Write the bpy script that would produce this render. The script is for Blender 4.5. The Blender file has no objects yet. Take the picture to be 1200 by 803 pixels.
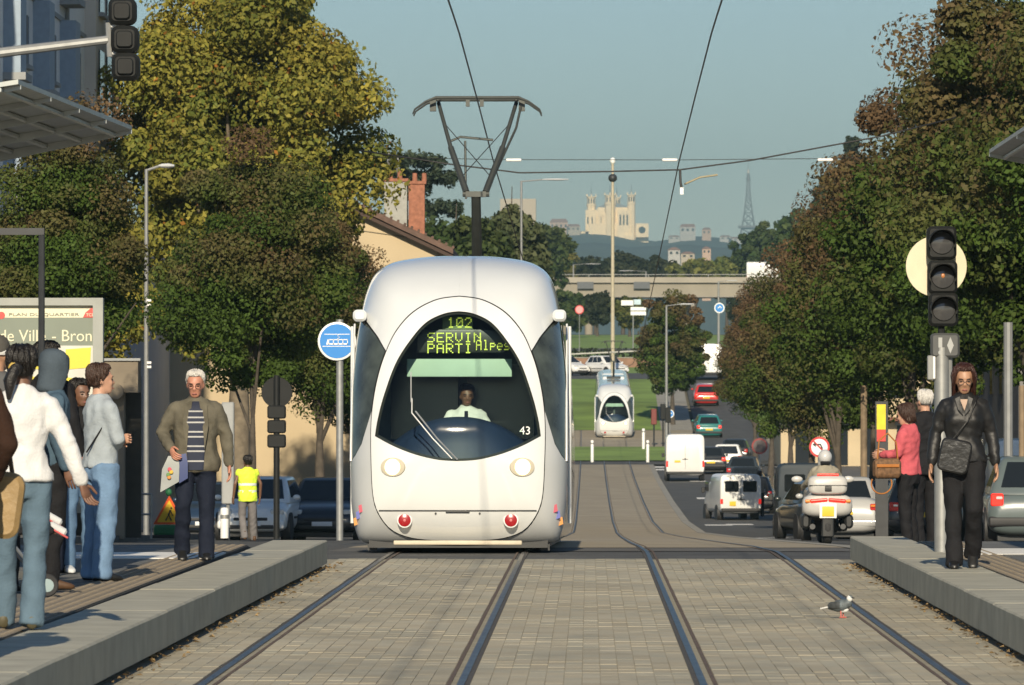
import bpy, bmesh, math, random
import numpy as np
from mathutils import Vector, Matrix, noise

# ---------------------------------------------------------------- camera, sky, sun, exposure
SC = bpy.context.scene
COL = SC.collection
R = math.radians
HAZE = 1.6e-4
SUN_EL, SUN_AZ = 25.0, 1.5            # sun behind the camera, a touch to the left
cam_d = bpy.data.cameras.new('camera'); cam = bpy.data.objects.new('camera', cam_d); COL.objects.link(cam)
cam_d.lens = 210.0; cam_d.sensor_width = 36.0; cam_d.clip_start = 0.5; cam_d.clip_end = 20000
cam_d.dof.use_dof = True; cam_d.dof.focus_distance = 60.0; cam_d.dof.aperture_fstop = 15.0
cam.location = (0, 0, 1.5)
cam.rotation_euler = (R(90.0 + 0.6916), 0, R(0.7366))
SC.camera = cam
W = bpy.data.worlds.new('World'); SC.world = W; W.use_nodes = True
nt = W.node_tree; nt.nodes.clear()
sky = nt.nodes.new('ShaderNodeTexSky'); sky.sky_type = 'NISHITA'; sky.sun_disc = False
sky.sun_elevation = R(SUN_EL); sky.sun_rotation = R(180.0 + SUN_AZ)
sky.altitude = 200; sky.air_density = 1.0; sky.dust_density = 0.25; sky.ozone_density = 3.5
bg = nt.nodes.new('ShaderNodeBackground'); bg.inputs['Strength'].default_value = 0.07
wo = nt.nodes.new('ShaderNodeOutputWorld')
nt.links.new(sky.outputs[0], bg.inputs[0]); nt.links.new(bg.outputs[0], wo.inputs[0])
sun_d = bpy.data.lights.new('sun', 'SUN'); sun_d.energy = 4.8; sun_d.angle = R(0.5); sun_d.color = (1.0, 0.87, 0.66)
sun = bpy.data.objects.new('sun', sun_d); COL.objects.link(sun)
sun.rotation_euler = (R(90.0 - SUN_EL), 0, R(-SUN_AZ)); sun.location = (0, -20, 40)
SC.view_settings.view_transform = 'Standard'; SC.view_settings.look = 'None'
SC.view_settings.gamma = 1.0; SC.view_settings.use_curve_mapping = False
SC.view_settings.exposure = 0.36
SC.cycles.max_bounces = 6; SC.cycles.transparent_max_bounces = 12; SC.cycles.volume_bounces = 0

# ---------------------------------------------------------------- helpers
F = 7000.0; VX, VY = 690.0, 486.0
def at(px, py, Y):            # a spot seen at photo pixel (px, py) and Y metres down the avenue
    return Vector(((px - VX) * Y / F, Y, 1.5 - (py - VY) * Y / F))
def ax(px, Y): return (px - VX) * Y / F
PROF = [(-400, 0), (63, 0), (66, -0.01), (76, -.17), (97, -.56), (140, -1.36), (186, -2.17), (217, -2.38), (255, -2.2), (304, -1.76), (340, -1.25),
        (359, -.55), (373, .02), (390, 1.2), (424, 4.0), (470, 5.2), (560, 7.4), (700, 10.6), (800, 12.2), (1000, 14), (8000, 14)]
PY = [a for a, b in PROF]; PZ = [b for a, b in PROF]
def gz(Y): return float(np.interp(Y, PY, PZ))
def drift(Y): return float(np.interp(Y, [90, 190, 9000], [0, .24, .24]))

MATS = {}
def mat(name, col, rough=.6, metal=0., var=.12, scale=6., bump=0., bscale=40., coat=0., emit=0., spec=.5, alpha_mix=None, gen=False):
    if name in MATS: return MATS[name]
    m = bpy.data.materials.new(name); m.use_nodes = True; MATS[name] = m
    n = m.node_tree; b = n.nodes['Principled BSDF']
    c = (*col, 1)
    b.inputs['Roughness'].default_value = rough; b.inputs['Metallic'].default_value = metal
    b.inputs['Specular IOR Level'].default_value = spec
    if coat: b.inputs['Coat Weight'].default_value = coat; b.inputs['Coat Roughness'].default_value = .08
    if emit:
        b.inputs['Emission Color'].default_value = c; b.inputs['Emission Strength'].default_value = emit
    tc = n.nodes.new('ShaderNodeTexCoord')
    if var > 0:
        t = n.nodes.new('ShaderNodeTexNoise'); t.inputs['Scale'].default_value = scale; t.inputs['Detail'].default_value = 6
        n.links.new(tc.outputs['Object'], t.inputs['Vector'])
        r = n.nodes.new('ShaderNodeMapRange'); r.inputs['From Min'].default_value = .3; r.inputs['From Max'].default_value = .7
        r.inputs['To Min'].default_value = 1 - var; r.inputs['To Max'].default_value = 1 + var
        n.links.new(t.outputs['Fac'], r.inputs['Value'])
        mx = n.nodes.new('ShaderNodeVectorMath'); mx.operation = 'SCALE'; mx.inputs[0].default_value = col
        n.links.new(r.outputs[0], mx.inputs['Scale']); n.links.new(mx.outputs[0], b.inputs['Base Color'])
    else: b.inputs['Base Color'].default_value = c
    if bump:
        t2 = n.nodes.new('ShaderNodeTexNoise'); t2.inputs['Scale'].default_value = bscale; t2.inputs['Detail'].default_value = 4
        n.links.new(tc.outputs['Object'], t2.inputs['Vector'])
        bp = n.nodes.new('ShaderNodeBump'); bp.inputs['Strength'].default_value = bump; bp.inputs['Distance'].default_value = .02
        n.links.new(t2.outputs['Fac'], bp.inputs['Height']); n.links.new(bp.outputs[0], b.inputs['Normal'])
    return m
def glass(name, tint=(.55, .62, .6), refl=.5, rough=.02):
    if name in MATS: return MATS[name]
    m = bpy.data.materials.new(name); m.use_nodes = True; MATS[name] = m
    n = m.node_tree; n.nodes.clear(); o = n.nodes.new('ShaderNodeOutputMaterial')
    tr = n.nodes.new('ShaderNodeBsdfTransparent'); tr.inputs[0].default_value = (*tint, 1)
    g = n.nodes.new('ShaderNodeBsdfGlossy'); g.inputs['Roughness'].default_value = rough
    fr = n.nodes.new('ShaderNodeFresnel'); fr.inputs[0].default_value = 1.0 + refl
    mx = n.nodes.new('ShaderNodeMixShader'); n.links.new(fr.outputs[0], mx.inputs[0])
    n.links.new(tr.outputs[0], mx.inputs[1]); n.links.new(g.outputs[0], mx.inputs[2]); n.links.new(mx.outputs[0], o.inputs[0])
    return m
def leafmat(name, trans=.3):
    if name in MATS: return MATS[name]
    m = bpy.data.materials.new(name); m.use_nodes = True; MATS[name] = m
    n = m.node_tree; n.nodes.clear(); o = n.nodes.new('ShaderNodeOutputMaterial')
    a = n.nodes.new('ShaderNodeAttribute'); a.attribute_name = 'col'
    d = n.nodes.new('ShaderNodeBsdfPrincipled'); d.inputs['Roughness'].default_value = .55; d.inputs['Specular IOR Level'].default_value = .12
    t = n.nodes.new('ShaderNodeBsdfTranslucent'); mx = n.nodes.new('ShaderNodeMixShader'); mx.inputs[0].default_value = trans
    n.links.new(a.outputs['Color'], d.inputs['Base Color']); n.links.new(a.outputs['Color'], t.inputs['Color'])
    n.links.new(d.outputs[0], mx.inputs[1]); n.links.new(t.outputs[0], mx.inputs[2]); n.links.new(mx.outputs[0], o.inputs[0])
    return m

def tag(o, label=None, cat=None, group=None, kind=None):
    if label: o['label'] = label
    if cat: o['category'] = cat
    if group: o['group'] = group
    if kind: o['kind'] = kind
    return o
def thing(name, label, cat, loc=(0, 0, 0), rz=0., group=None, rx=0.):
    o = bpy.data.objects.new(name, None); COL.objects.link(o); o.empty_display_size = .2
    o.location = loc; o.rotation_euler = (rx, 0, rz)
    return tag(o, label, cat, group)
def link_mesh(name, me, m, parent=None, smooth=True, angle=35):
    o = bpy.data.objects.new(name, me); COL.objects.link(o)
    if m is not None and not me.materials: me.materials.append(m)
    if smooth and len(me.polygons):
        me.shade_smooth()
        if angle < 180: me.set_sharp_from_angle(angle=R(angle))
    if parent is not None: o.parent = parent
    return o
def copy_tree(o, parent=None):
    c = o.copy(); COL.objects.link(c)
    if parent is not None: c.parent = parent
    for ch in o.children: copy_tree(ch, c)
    return c
def V3(*a): return Vector(a)

class MB:
    def __init__(s): s.v = []; s.f = []
    def add(s, vs, fs):
        k = len(s.v); s.v += [tuple(v) for v in vs]; s.f += [tuple(i + k for i in f) for f in fs]; return s
    def box(s, c, size, rz=0., rx=0., top=1.):
        x, y, z = size[0] / 2, size[1] / 2, size[2] / 2
        P = [(-x, -y, -z), (x, -y, -z), (x, y, -z), (-x, y, -z), (-x * top, -y * top, z), (x * top, -y * top, z), (x * top, y * top, z), (-x * top, y * top, z)]
        m = Matrix.Translation(c) @ Matrix.Rotation(rz, 4, 'Z') @ Matrix.Rotation(rx, 4, 'X')
        return s.add([m @ Vector(p) for p in P], [(3, 2, 1, 0), (4, 5, 6, 7), (0, 1, 5, 4), (1, 2, 6, 5), (2, 3, 7, 6), (3, 0, 4, 7)])
    def b2(s, lo, hi): return s.box([(a + b) / 2 for a, b in zip(lo, hi)], [b - a for a, b in zip(lo, hi)])
    def rbox(s, c, size, r, axis='y', n=4, rz=0., rx=0., ry=0.):      # box with rounded edges along one axis, chamfered at its ends
        a, b, l = {'y': (size[0], size[2], size[1]), 'z': (size[0], size[1], size[2]), 'x': (size[1], size[2], size[0])}[axis]
        r = min(r, a * .499, b * .499)
        def out(k):
            pts = []
            for cx, cy, a0 in ((a / 2 - r, b / 2 - r, 0), (-a / 2 + r, b / 2 - r, 90), (-a / 2 + r, -b / 2 + r, 180), (a / 2 - r, -b / 2 + r, 270)):
                for i in range(n + 1):
                    t = R(a0 + 90 * i / n); pts.append((cx + (r - k) * math.cos(t), cy + (r - k) * math.sin(t)))
            return pts
        rings = []; e = min(r * .5, l * .2)
        for t, k in ((-l / 2, e), (-l / 2 + e, 0), (l / 2 - e, 0), (l / 2, e)):
            rings.append([(p, t, q) if axis == 'y' else (p, q, t) if axis == 'z' else (t, p, q) for p, q in out(k)])
        m = Matrix.Translation(c) @ Matrix.Rotation(rz, 4, 'Z') @ Matrix.Rotation(ry, 4, 'Y') @ Matrix.Rotation(rx, 4, 'X')
        return s.loft([[m @ Vector(p) for p in rg] for rg in rings])
    def loft(s, rings, caps=True, closed=True):
        n = len(rings[0]); vs = [p for r in rings for p in r]; fs = []
        for i in range(len(rings) - 1):
            for j in range(n if closed else n - 1):
                k = (j + 1) % n; fs.append((i * n + j, i * n + k, (i + 1) * n + k, (i + 1) * n + j))
        if caps: fs.append(tuple(range(n - 1, -1, -1))); fs.append(tuple((len(rings) - 1) * n + j for j in range(n)))
        return s.add(vs, fs)
    def tube(s, pts, r, n=8, caps=True, flat=1., rnd=False):
        pts = [Vector(p) for p in pts]; L = len(pts)
        rr = list(r) if isinstance(r, (list, tuple)) else [r] * L
        if rnd:       # rounded ends
            d0 = (pts[0] - pts[1]).normalized(); d1 = (pts[-1] - pts[-2]).normalized()
            a, b = rr[0], rr[-1]
            pts = [pts[0] + d0 * a * .85, pts[0] + d0 * a * .5] + pts + [pts[-1] + d1 * b * .5, pts[-1] + d1 * b * .85]
            rr = [a * .45, a * .85] + rr + [b * .85, b * .45]; L += 4
        rings = []; ref = None
        for i in range(L):
            d = (pts[min(i + 1, L - 1)] - pts[max(i - 1, 0)]).normalized()
            if ref is None: ref = Vector((0, 0, 1)) if abs(d.z) < .9 else Vector((1, 0, 0))
            a = (ref - d * ref.dot(d)).normalized(); ref = a; b = d.cross(a)
            rings.append([pts[i] + (a * math.cos(2 * math.pi * j / n) * flat + b * math.sin(2 * math.pi * j / n)) * rr[i] for j in range(n)])
        return s.loft(rings, caps)
    def ell(s, c, rad, nu=14, nv=8, m=None):
        rings = []
        for i in range(nv + 1):
            t = math.pi * (i + .02) / (nv + .04) ; z = -math.cos(t); q = math.sin(t)
            rings.append([Vector((q * math.cos(2 * math.pi * j / nu) * rad[0], q * math.sin(2 * math.pi * j / nu) * rad[1], z * rad[2])) for j in range(nu)])
        mm = Matrix.Translation(c) @ (m or Matrix())
        return s.loft([[mm @ p for p in r] for r in rings])
    def lathe(s, prof, c=(0, 0, 0), n=16, m=None):   # prof: (radius, height) round local z
        mm = Matrix.Translation(c) @ (m or Matrix())
        return s.loft([[mm @ Vector((r * math.cos(2 * math.pi * j / n), r * math.sin(2 * math.pi * j / n), z)) for j in range(n)] for r, z in prof])
    def quad(s, *p): return s.add(p, [tuple(range(len(p)))])
    def prism(s, pts, d):       # polygon pts pushed along vector d
        d = Vector(d); n = len(pts); a = [Vector(p) for p in pts]
        return s.loft([a, [p + d for p in a]])
    def grid(s, rows, closed=False):
        n = len(rows[0]); fs = []
        for i in range(len(rows) - 1):
            for j in range(n if closed else n - 1): k = (j + 1) % n; fs.append((i * n + j, i * n + k, (i + 1) * n + k, (i + 1) * n + j))
        return s.add([p for r in rows for p in r], fs)
    def mesh(s, name):
        me = bpy.data.meshes.new(name); me.from_pydata(s.v, [], s.f); me.validate(); me.update(); return me
    def build(s, name, m, parent=None, smooth=True, angle=35, fix=True):
        me = s.mesh(name)
        if fix:
            b = bmesh.new(); b.from_mesh(me); bmesh.ops.recalc_face_normals(b, faces=b.faces); b.to_mesh(me); b.free()
        return link_mesh(name, me, m, parent, smooth, angle)
ROTX = Matrix.Rotation(R(90), 4, 'X')       # turns a lathe's z axis to -y (towards the camera)
ROTY = Matrix.Rotation(R(90), 4, 'Y')
def text(name, body, size, loc, m, parent=None, rot=(R(90), 0, 0), align='CENTER', ext=.002, sx=1.):
    c = bpy.data.curves.new(name, 'FONT'); c.body = body; c.size = size; c.extrude = ext; c.align_x = align; c.align_y = 'CENTER'; c.resolution_u = 3
    t = bpy.data.objects.new(name, c); COL.objects.link(t)
    me = bpy.data.meshes.new_from_object(t.evaluated_get(bpy.context.evaluated_depsgraph_get())); bpy.data.objects.remove(t); bpy.data.curves.remove(c)
    me.name = name; me.materials.clear(); o = link_mesh(name, me, m, parent, smooth=False); o.location = loc; o.rotation_euler = rot; o.scale = (sx, 1, 1)
    return o
def smoothpoly(pts, n=6):      # Catmull-Rom through 2D points
    P = [np.array(p, float) for p in pts]; out = []
    for i in range(len(P) - 1):
        a = P[max(i - 1, 0)]; b = P[i]; c = P[i + 1]; d = P[min(i + 2, len(P) - 1)]
        for k in range(n):
            t = k / n; out.append(tuple(.5 * (2 * b + (c - a) * t + (2 * a - 5 * b + 4 * c - d) * t * t + (3 * b - a - 3 * c + d) * t ** 3)))
    out.append(tuple(P[-1])); return out

# ---------------------------------------------------------------- materials
asphalt = mat('asphalt', (.066, .066, .064), .85, var=.25, scale=1.2, bump=.25, bscale=60)
asphalt_pale = mat('asphalt_pale', (.11, .105, .098), .85, var=.2, scale=.8, bump=.2, bscale=60)
concrete = mat('concrete', (.27, .255, .22), .85, var=.16, scale=1.5, bump=.15, bscale=30)
concrete_tan = mat('concrete_tan', (.30, .255, .185), .85, var=.14, scale=.5, bump=.15, bscale=20)
kerb_m = mat('kerb_granite', (.35, .335, .27), .8, var=.16, scale=3, bump=.12, bscale=60)
plat_m = mat('platform_paving', (.115, .115, .11), .85, var=.2, scale=2, bump=.2, bscale=50)
tact_m = mat('tactile_paving', (.20, .165, .12), .8, var=.15, scale=8)  # tan darkened all over to stand for shadows of a crowd out of view
white_paint = mat('white_paint', (.72, .70, .66), .7, var=.1, scale=4)
steel = mat('rail_steel', (.12, .118, .115), .42, metal=1., var=.4, scale=5)
rust = mat('rail_rust', (.10, .066, .045), .8, var=.4, scale=9)
bitumen = mat('bitumen_joint', (.060, .053, .045), .8, var=.3, scale=12)
galv = mat('galvanised', (.30, .305, .30), .5, metal=.5, var=.12, scale=10)
pole_grey = mat('pole_grey', (.22, .225, .225), .5, metal=.2, var=.1)
dark_metal = mat('dark_metal', (.035, .037, .04), .5, metal=.3, var=.2)
black = mat('black_plastic', (.016, .017, .018), .45, var=.2)
rubber = mat('rubber', (.022, .022, .023), .75, var=.2)
white = mat('white_enamel', (.78, .78, .76), .4, var=.04)
cwire = mat('wire', (.03, .03, .03), .5, metal=.5)
grass_m = mat('grass', (.155, .235, .045), .9, var=.3, scale=.25, bump=.5, bscale=6)
soil = mat('ground', (.13, .12, .09), .95, var=.3, scale=.05)
# ---------------------------------------------------------------- ground, street, tracks, platforms
rng = random.Random(7)
def ysamp(y0, y1):
    ys = sorted(set([y0, y1] + [y for y in PY if y0 < y < y1] + [float(v) for v in np.arange(math.ceil(y0 / 6) * 6, min(y1, 430), 6) if y0 < v < y1])); return ys
def sheet(name, x0, x1, y0, y1, dz, m, kind='structure', xf=None, thick=0., parent=None):
    mb = MB(); top = []
    for y in ysamp(y0, y1):
        a, b = (x0, x1) if xf is None else xf(y)
        top.append([(a, y, gz(y) + dz), (b, y, gz(y) + dz)])
    if thick:
        rows = [[(r[0][0], r[0][1], r[0][2] - thick), r[0], r[1], (r[1][0], r[1][1], r[1][2] - thick)] for r in top]
        mb.loft(rows, True, True)
    else: mb.grid(top)
    o = mb.build(name, m, parent, smooth=False)
    if kind and parent is None: tag(o, kind=kind)
    return o
sheet('ground', -3900, 3900, -390, 7800, -.20, soil)
street = sheet('street', -60, 60, -80, 344, -.07, asphalt)
sheet('crossing', -60, 60, 62.05, 67.2, -.012, asphalt)
sheet('crossing_strip', -2.95, 3.1, 67.2, 73.0, -.006, asphalt_pale)
def bedx(y): return (-2.95 + drift(y), 3.13 + drift(y) * 1.0)
bed = sheet('track_apron', 0, 0, 73.0, 336, -.002, concrete_tan, xf=bedx)
sheet('street_kerb', 0, 0, 68.5, 336, .004, concrete, xf=lambda y: (3.13 + drift(y), 3.40 + drift(y)), thick=.12)
sheet('far_crossroad', -60, 60, 336, 342, .0, asphalt)
sheet('side_pavement', -60, -9.2, 70, 330, .06, asphalt_pale, thick=.2)
sheet('tree_pavement', 10.2, 60, 70, 330, .05, asphalt_pale, thick=.2)
sheet('lawn', -3.5, 4.6, 342.6, 361, .03, grass_m)
sheet('tram_crossing', -60, 60, 361, 380, .0, concrete_tan)
sheet('far_path', 4.6, 6.6, 380, 424, .012, concrete)
sheet('lawn', -200, 4.6, 380, 424, .02, grass_m)
sheet('lawn', 11, 90, 380, 424, .02, grass_m)
sheet('street', 6.8, 11, 342, 424, .016, asphalt)
sheet('far_road', -200, 200, 424, 446, .03, asphalt)
sheet('lawn', -200, 200, 446, 560, .02, grass_m)
sheet('far_road', -200, 200, 560, 585, .03, asphalt_pale)
sheet('lawn', -200, 200, 585, 780, .02, grass_m)
sheet('bridge_road', -200, 200, 780, 900, .03, asphalt)
for i, (px, Y, w) in enumerate(((843, 210, .12), (868, 212, .12), (828, 262, .1), (818, 300, .1), (905, 150, .12))):
    x = ax(px, Y); sheet('lane_marking', x - w * 4, x + w * 4, Y, Y + 3.0, -.064, white_paint)
sheet('crosswalk_bar', ax(762, 330), ax(784, 330), 325, 328, -.062, white_paint)
sheet('crosswalk_bar', ax(762, 330), ax(784, 330), 331, 334, -.062, white_paint)

# pavers
def paver_mat(name, single):
    m = bpy.data.materials.new(name); m.use_nodes = True; n = m.node_tree; b = n.nodes['Principled BSDF']; b.inputs['Roughness'].default_value = .82
    if single: s = n.nodes.new('ShaderNodeObjectInfo'); fac = s.outputs['Random']
    else: s = n.nodes.new('ShaderNodeAttribute'); s.attribute_name = 'rnd'; fac = s.outputs['Fac']
    cr = n.nodes.new('ShaderNodeValToRGB'); e = cr.color_ramp.elements
    e[0].color = (.345, .305, .22, 1); e[1].color = (.405, .37, .28, 1)
    for p, c in ((.3, (.40, .35, .25, 1)), (.55, (.36, .335, .255, 1)), (.8, (.40, .355, .26, 1))): q = e.new(p); q.color = c
    n.links.new(fac, cr.inputs[0])
    g = n.nodes.new('ShaderNodeNewGeometry'); mp = n.nodes.new('ShaderNodeMapping'); mp.inputs['Scale'].default_value = (.7, .35, 1)
    n.links.new(g.outputs['Position'], mp.inputs[0])
    t = n.nodes.new('ShaderNodeTexNoise'); t.inputs['Scale'].default_value = .9; t.inputs['Detail'].default_value = 7; n.links.new(mp.outputs[0], t.inputs['Vector'])
    r = n.nodes.new('ShaderNodeMapRange'); r.inputs['From Min'].default_value = .3; r.inputs['From Max'].default_value = .7; r.inputs['To Min'].default_value = .82; r.inputs['To Max'].default_value = 1.10
    n.links.new(t.outputs['Fac'], r.inputs[0])
    t2 = n.nodes.new('ShaderNodeTexNoise'); t2.inputs['Scale'].default_value = 35; t2.inputs['Detail'].default_value = 3; n.links.new(g.outputs['Position'], t2.inputs['Vector'])
    r2 = n.nodes.new('ShaderNodeMapRange'); r2.inputs['To Min'].default_value = .88; r2.inputs['To Max'].default_value = 1.12; n.links.new(t2.outputs['Fac'], r2.inputs[0])
    mu = n.nodes.new('ShaderNodeMath'); mu.operation = 'MULTIPLY'; n.links.new(r.outputs[0], mu.inputs[0]); n.links.new(r2.outputs[0], mu.inputs[1])
    v = n.nodes.new('ShaderNodeVectorMath'); v.operation = 'SCALE'; n.links.new(cr.outputs[0], v.inputs[0]); n.links.new(mu.outputs[0], v.inputs['Scale'])
    t3 = n.nodes.new('ShaderNodeTexNoise'); t3.inputs['Scale'].default_value = .55; t3.inputs['Detail'].default_value = 5; t3.inputs['Roughness'].default_value = .65
    mp3 = n.nodes.new('ShaderNodeMapping'); mp3.inputs['Scale'].default_value = (1.0, .55, 1); mp3.inputs['Location'].default_value = (3.3, 1.7, 0); n.links.new(g.outputs['Position'], mp3.inputs[0]); n.links.new(mp3.outputs[0], t3.inputs['Vector'])
    r3 = n.nodes.new('ShaderNodeMapRange'); r3.inputs['From Min'].default_value = .52; r3.inputs['From Max'].default_value = .72; n.links.new(t3.outputs['Fac'], r3.inputs[0])
    mx = n.nodes.new('ShaderNodeMix'); mx.data_type = 'RGBA'; n.links.new(r3.outputs[0], mx.inputs['Factor']); mx.inputs['B'].default_value = (.22, .21, .165, 1); n.links.new(v.outputs[0], mx.inputs['A'])
    n.links.new(mx.outputs['Result'], b.inputs['Base Color'])
    bp = n.nodes.new('ShaderNodeBump'); bp.inputs['Strength'].default_value = .2; bp.inputs['Distance'].default_value = .01
    n.links.new(t2.outputs['Fac'], bp.inputs['Height']); n.links.new(bp.outputs[0], b.inputs['Normal'])
    return m
pav_s, pav_m = paver_mat('paver_single', True), paver_mat('paver_field', False)
TL, TR, G2 = -1.43, 1.355, .7175
RAILS = [(TL - G2, 1), (TL + G2, -1), (TR - G2, 1), (TR + G2, -1)]
KL = lambda y: float(np.interp(y, [30, 59], [-2.675, -2.56]))
KR = lambda y: 2.635
tb = tag(sheet('track_bed', -2.75, 2.72, -40, 62.05, -.004, mat('paver_joint', (.28, .25, .18), .9, var=.2)), kind='structure')
PXW, PYW = .10, .36
zones = []
edges = [-2.60, RAILS[0][0] - .052, RAILS[0][0] + .082, RAILS[1][0] - .082, RAILS[1][0] + .052, RAILS[2][0] - .052, RAILS[2][0] + .082, RAILS[3][0] - .082, RAILS[3][0] + .052, 2.60]
for i in range(0, 10, 2): zones.append((edges[i], edges[i + 1]))
def paver_geo(mb, x0, x1, y0, y1, z):
    g, c = .0016, .0015
    a = [(x0 + g, y0 + g), (x1 - g, y0 + g), (x1 - g, y1 - g), (x0 + g, y1 - g)]
    b = [(x0 + g + c, y0 + g + c), (x1 - g - c, y0 + g + c), (x1 - g - c, y1 - g - c), (x0 + g + c, y1 - g - c)]
    mb.add([(x, y, z - .02) for x, y in a] + [(x, y, z - .0015) for x, y in a] + [(x, y, z) for x, y in b],
           [(0, 1, 5, 4), (1, 2, 6, 5), (2, 3, 7, 6), (3, 0, 4, 7), (4, 5, 9, 8), (5, 6, 10, 9), (6, 7, 11, 10), (7, 4, 8, 11), (8, 9, 10, 11)])
field = MB(); frnd = []; singles = 0; shared = {}
for ri, y in enumerate(np.arange(24.0, 62.0 - PYW * .5, PYW)):
    for zi, (a, b) in enumerate(zones):
        nn = max(1, round((b - a) / PXW)); w = (b - a) / nn
        off = 0
        xs = [a] + [a + off + k * w for k in range(0 if off else 1, nn + (0 if off else 0))] + [b]
        xs = sorted(set(round(x, 4) for x in xs))
        for x0, x1 in zip(xs[:-1], xs[1:]):
            if x1 - x0 < .02: continue
            z = rng.uniform(-.0015, .001) + .002 * math.sin(ri * .6 + x0 * 2)
            if y > 33.0 and singles < 296:
                key = (round(x1 - x0, 3),)
                if key not in shared:
                    m_ = MB(); paver_geo(m_, -(x1 - x0) / 2, (x1 - x0) / 2, -PYW / 2, PYW / 2, 0); shared[key] = m_.mesh('paver'); shared[key].materials.append(pav_s)
                o = bpy.data.objects.new('paver', shared[key]); COL.objects.link(o); o.parent = tb; o.location = ((x0 + x1) / 2, y + PYW / 2, z); singles += 1
            else:
                paver_geo(field, x0, x1, y, y + PYW, z); frnd += [rng.random()] * 12
me = field.mesh('paver_field'); at_ = me.attributes.new('rnd', 'FLOAT', 'POINT'); at_.data.foreach_set('value', frnd)
pf = link_mesh('paver_field', me, pav_m, tb, smooth=False); pf['kind'] = 'stuff'

# grooved tram rails, following the road's fall and rise
def rail(xc, s, y0, y1):
    root = tag(bpy.data.objects.new('tram_rail', None), kind='structure'); COL.objects.link(root)
    def strip(name, a, b, z, m, th=.05):
        mb = MB(); rows = []
        for y in ysamp(y0, y1):
            x = xc + drift(y); p, q = sorted((x + s * a, x + s * b)); zz = gz(y)
            rows.append([(p, y, zz + z - th), (p, y, zz + z), (q, y, zz + z), (q, y, zz + z - th)])
        mb.loft(rows); return mb.build(name, m, root, smooth=False)
    strip('rail_head', -.021, .021, .004, steel)
    strip('groove', .021, .056, -.018, bitumen, .03)
    strip('guard_lip', .056, .080, .0, rust)
    strip('joint_filler', -.050, -.021, -.001, bitumen)
    return root
for xc, s in RAILS: rail(xc, s, 10, 400)

# platforms
def platform(side, yend, label):
    K = KL if side < 0 else KR
    root = tag(bpy.data.objects.new('platform', None), kind='structure'); COL.objects.link(root); root['label'] = label
    H = .272
    y = 12.0; L = 1.5
    while y < yend - .2:
        y1 = min(y + L, yend); g = .004
        mb = MB(); rings = []
        for yy, k in ((y + g, .006), (y + g + .006, 0), (y1 - g - .006, 0), (y1 - g, .006)):
            x = abs(K(yy)); c = .012
            prof = [(x + .0, .045), (x, H - c), (x + c, H), (x + .54 - c, H), (x + .54, H - c), (x + .54, .045)]
            cx = x + .27; cz = .16
            rings.append([(side * (cx + (a - cx) * (1 - k)), yy, cz + (b - cz) * (1 - k)) for a, b in prof])
        mb.loft(rings); o = mb.build('kerb_stone', kerb_m, root, smooth=False)
        o.location.z = rng.uniform(-.002, .002)
        y = y1
    mb = MB(); xi = abs(K(30)); xs = sorted((side * (xi + .06), side * (xi + .5)))
    mb.b2((xs[0], 12, -.1), (xs[1], yend - .03, .05)); mb.build('kerb_footing', bitumen, root, smooth=False)
    # deck of slabs behind the kerb
    ye = yend - 2.2
    a, b = xi + .55, 7.0
    mb = MB(); p, q = sorted((side * a, side * b)); mb.b2((p, 12, -.1), (q, ye, H - .012)); mb.build('deck_bed', bitumen, root, smooth=False)
    mb = MB()
    yy = 12.0
    while yy < ye - .05:
        y2 = min(yy + .6, ye); x = a + .45
        while x < b - .1:
            x2 = min(x + .6, b); p, q = sorted((side * x, side * x2))
            paver_geo(mb, p, q, yy, y2, H - .003 + rng.uniform(-.002, .002)); x = x2
        yy = y2
    o = mb.build('deck_slab', plat_m, root, smooth=False, fix=False); o['kind'] = 'stuff'
    # studded warning strip
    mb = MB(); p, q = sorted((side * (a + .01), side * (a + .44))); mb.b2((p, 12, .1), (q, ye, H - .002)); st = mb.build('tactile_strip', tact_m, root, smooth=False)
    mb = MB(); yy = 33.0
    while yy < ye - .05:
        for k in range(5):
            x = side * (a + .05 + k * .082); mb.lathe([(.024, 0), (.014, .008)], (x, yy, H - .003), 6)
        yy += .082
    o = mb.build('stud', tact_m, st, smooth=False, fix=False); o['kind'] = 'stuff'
    # pale end band and ramp down to the crossing
    mb = MB(); p, q = sorted((side * (a + .01), side * b)); mb.b2((p, ye - 5.5, H - .03), (q, ye - 3.3, H + .003)); mb.build('end_band', white_paint, root, smooth=False)
    mb = MB(); p, q = sorted((side * a, side * b)); mb.loft([[(p, ye, -.2), (p, ye, H - .014), (p, yend + 2.5, -.03), (p, yend + 2.5, -.2)], [(q, ye, -.2), (q, ye, H - .014), (q, yend + 2.5, -.03), (q, yend + 2.5, -.2)]])
    mb.build('ramp', asphalt_pale, root, smooth=False)
    return root
platform(-1, 58.7, 'left tram platform with grey granite edge stones')
platform(1, 60.3, 'right tram platform with grey granite edge stones')
# dry leaves and crumbs blown along the foot of the kerbs
mb = MB()
for i in range(420):
    s = rng.choice((-1, 1)); y = rng.uniform(33, 60); K = abs(KL(y)) if s < 0 else KR(y); x = s * (K - abs(rng.gauss(0, .09)) + .03); r = rng.uniform(.012, .035); a = rng.uniform(0, 6.28); z = .006 + rng.uniform(0, .02)
    dx, dy = math.cos(a) * r, math.sin(a) * r
    mb.add([(x + dx, y + dy, z), (x - dy * .6, y + dx * .6, z + rng.uniform(0, .02)), (x - dx, y - dy, z), (x + dy * .6, y - dx * .6, z + rng.uniform(0, .02))], [(0, 1, 2), (0, 2, 3)])
o = mb.build('leaf_litter', mat('dry_leaf', (.22, .15, .07), .8, var=.5, scale=20), None, smooth=False); tag(o, 'dry leaves and crumbs along the foot of the platform edges', 'leaf litter', kind='stuff')
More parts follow.
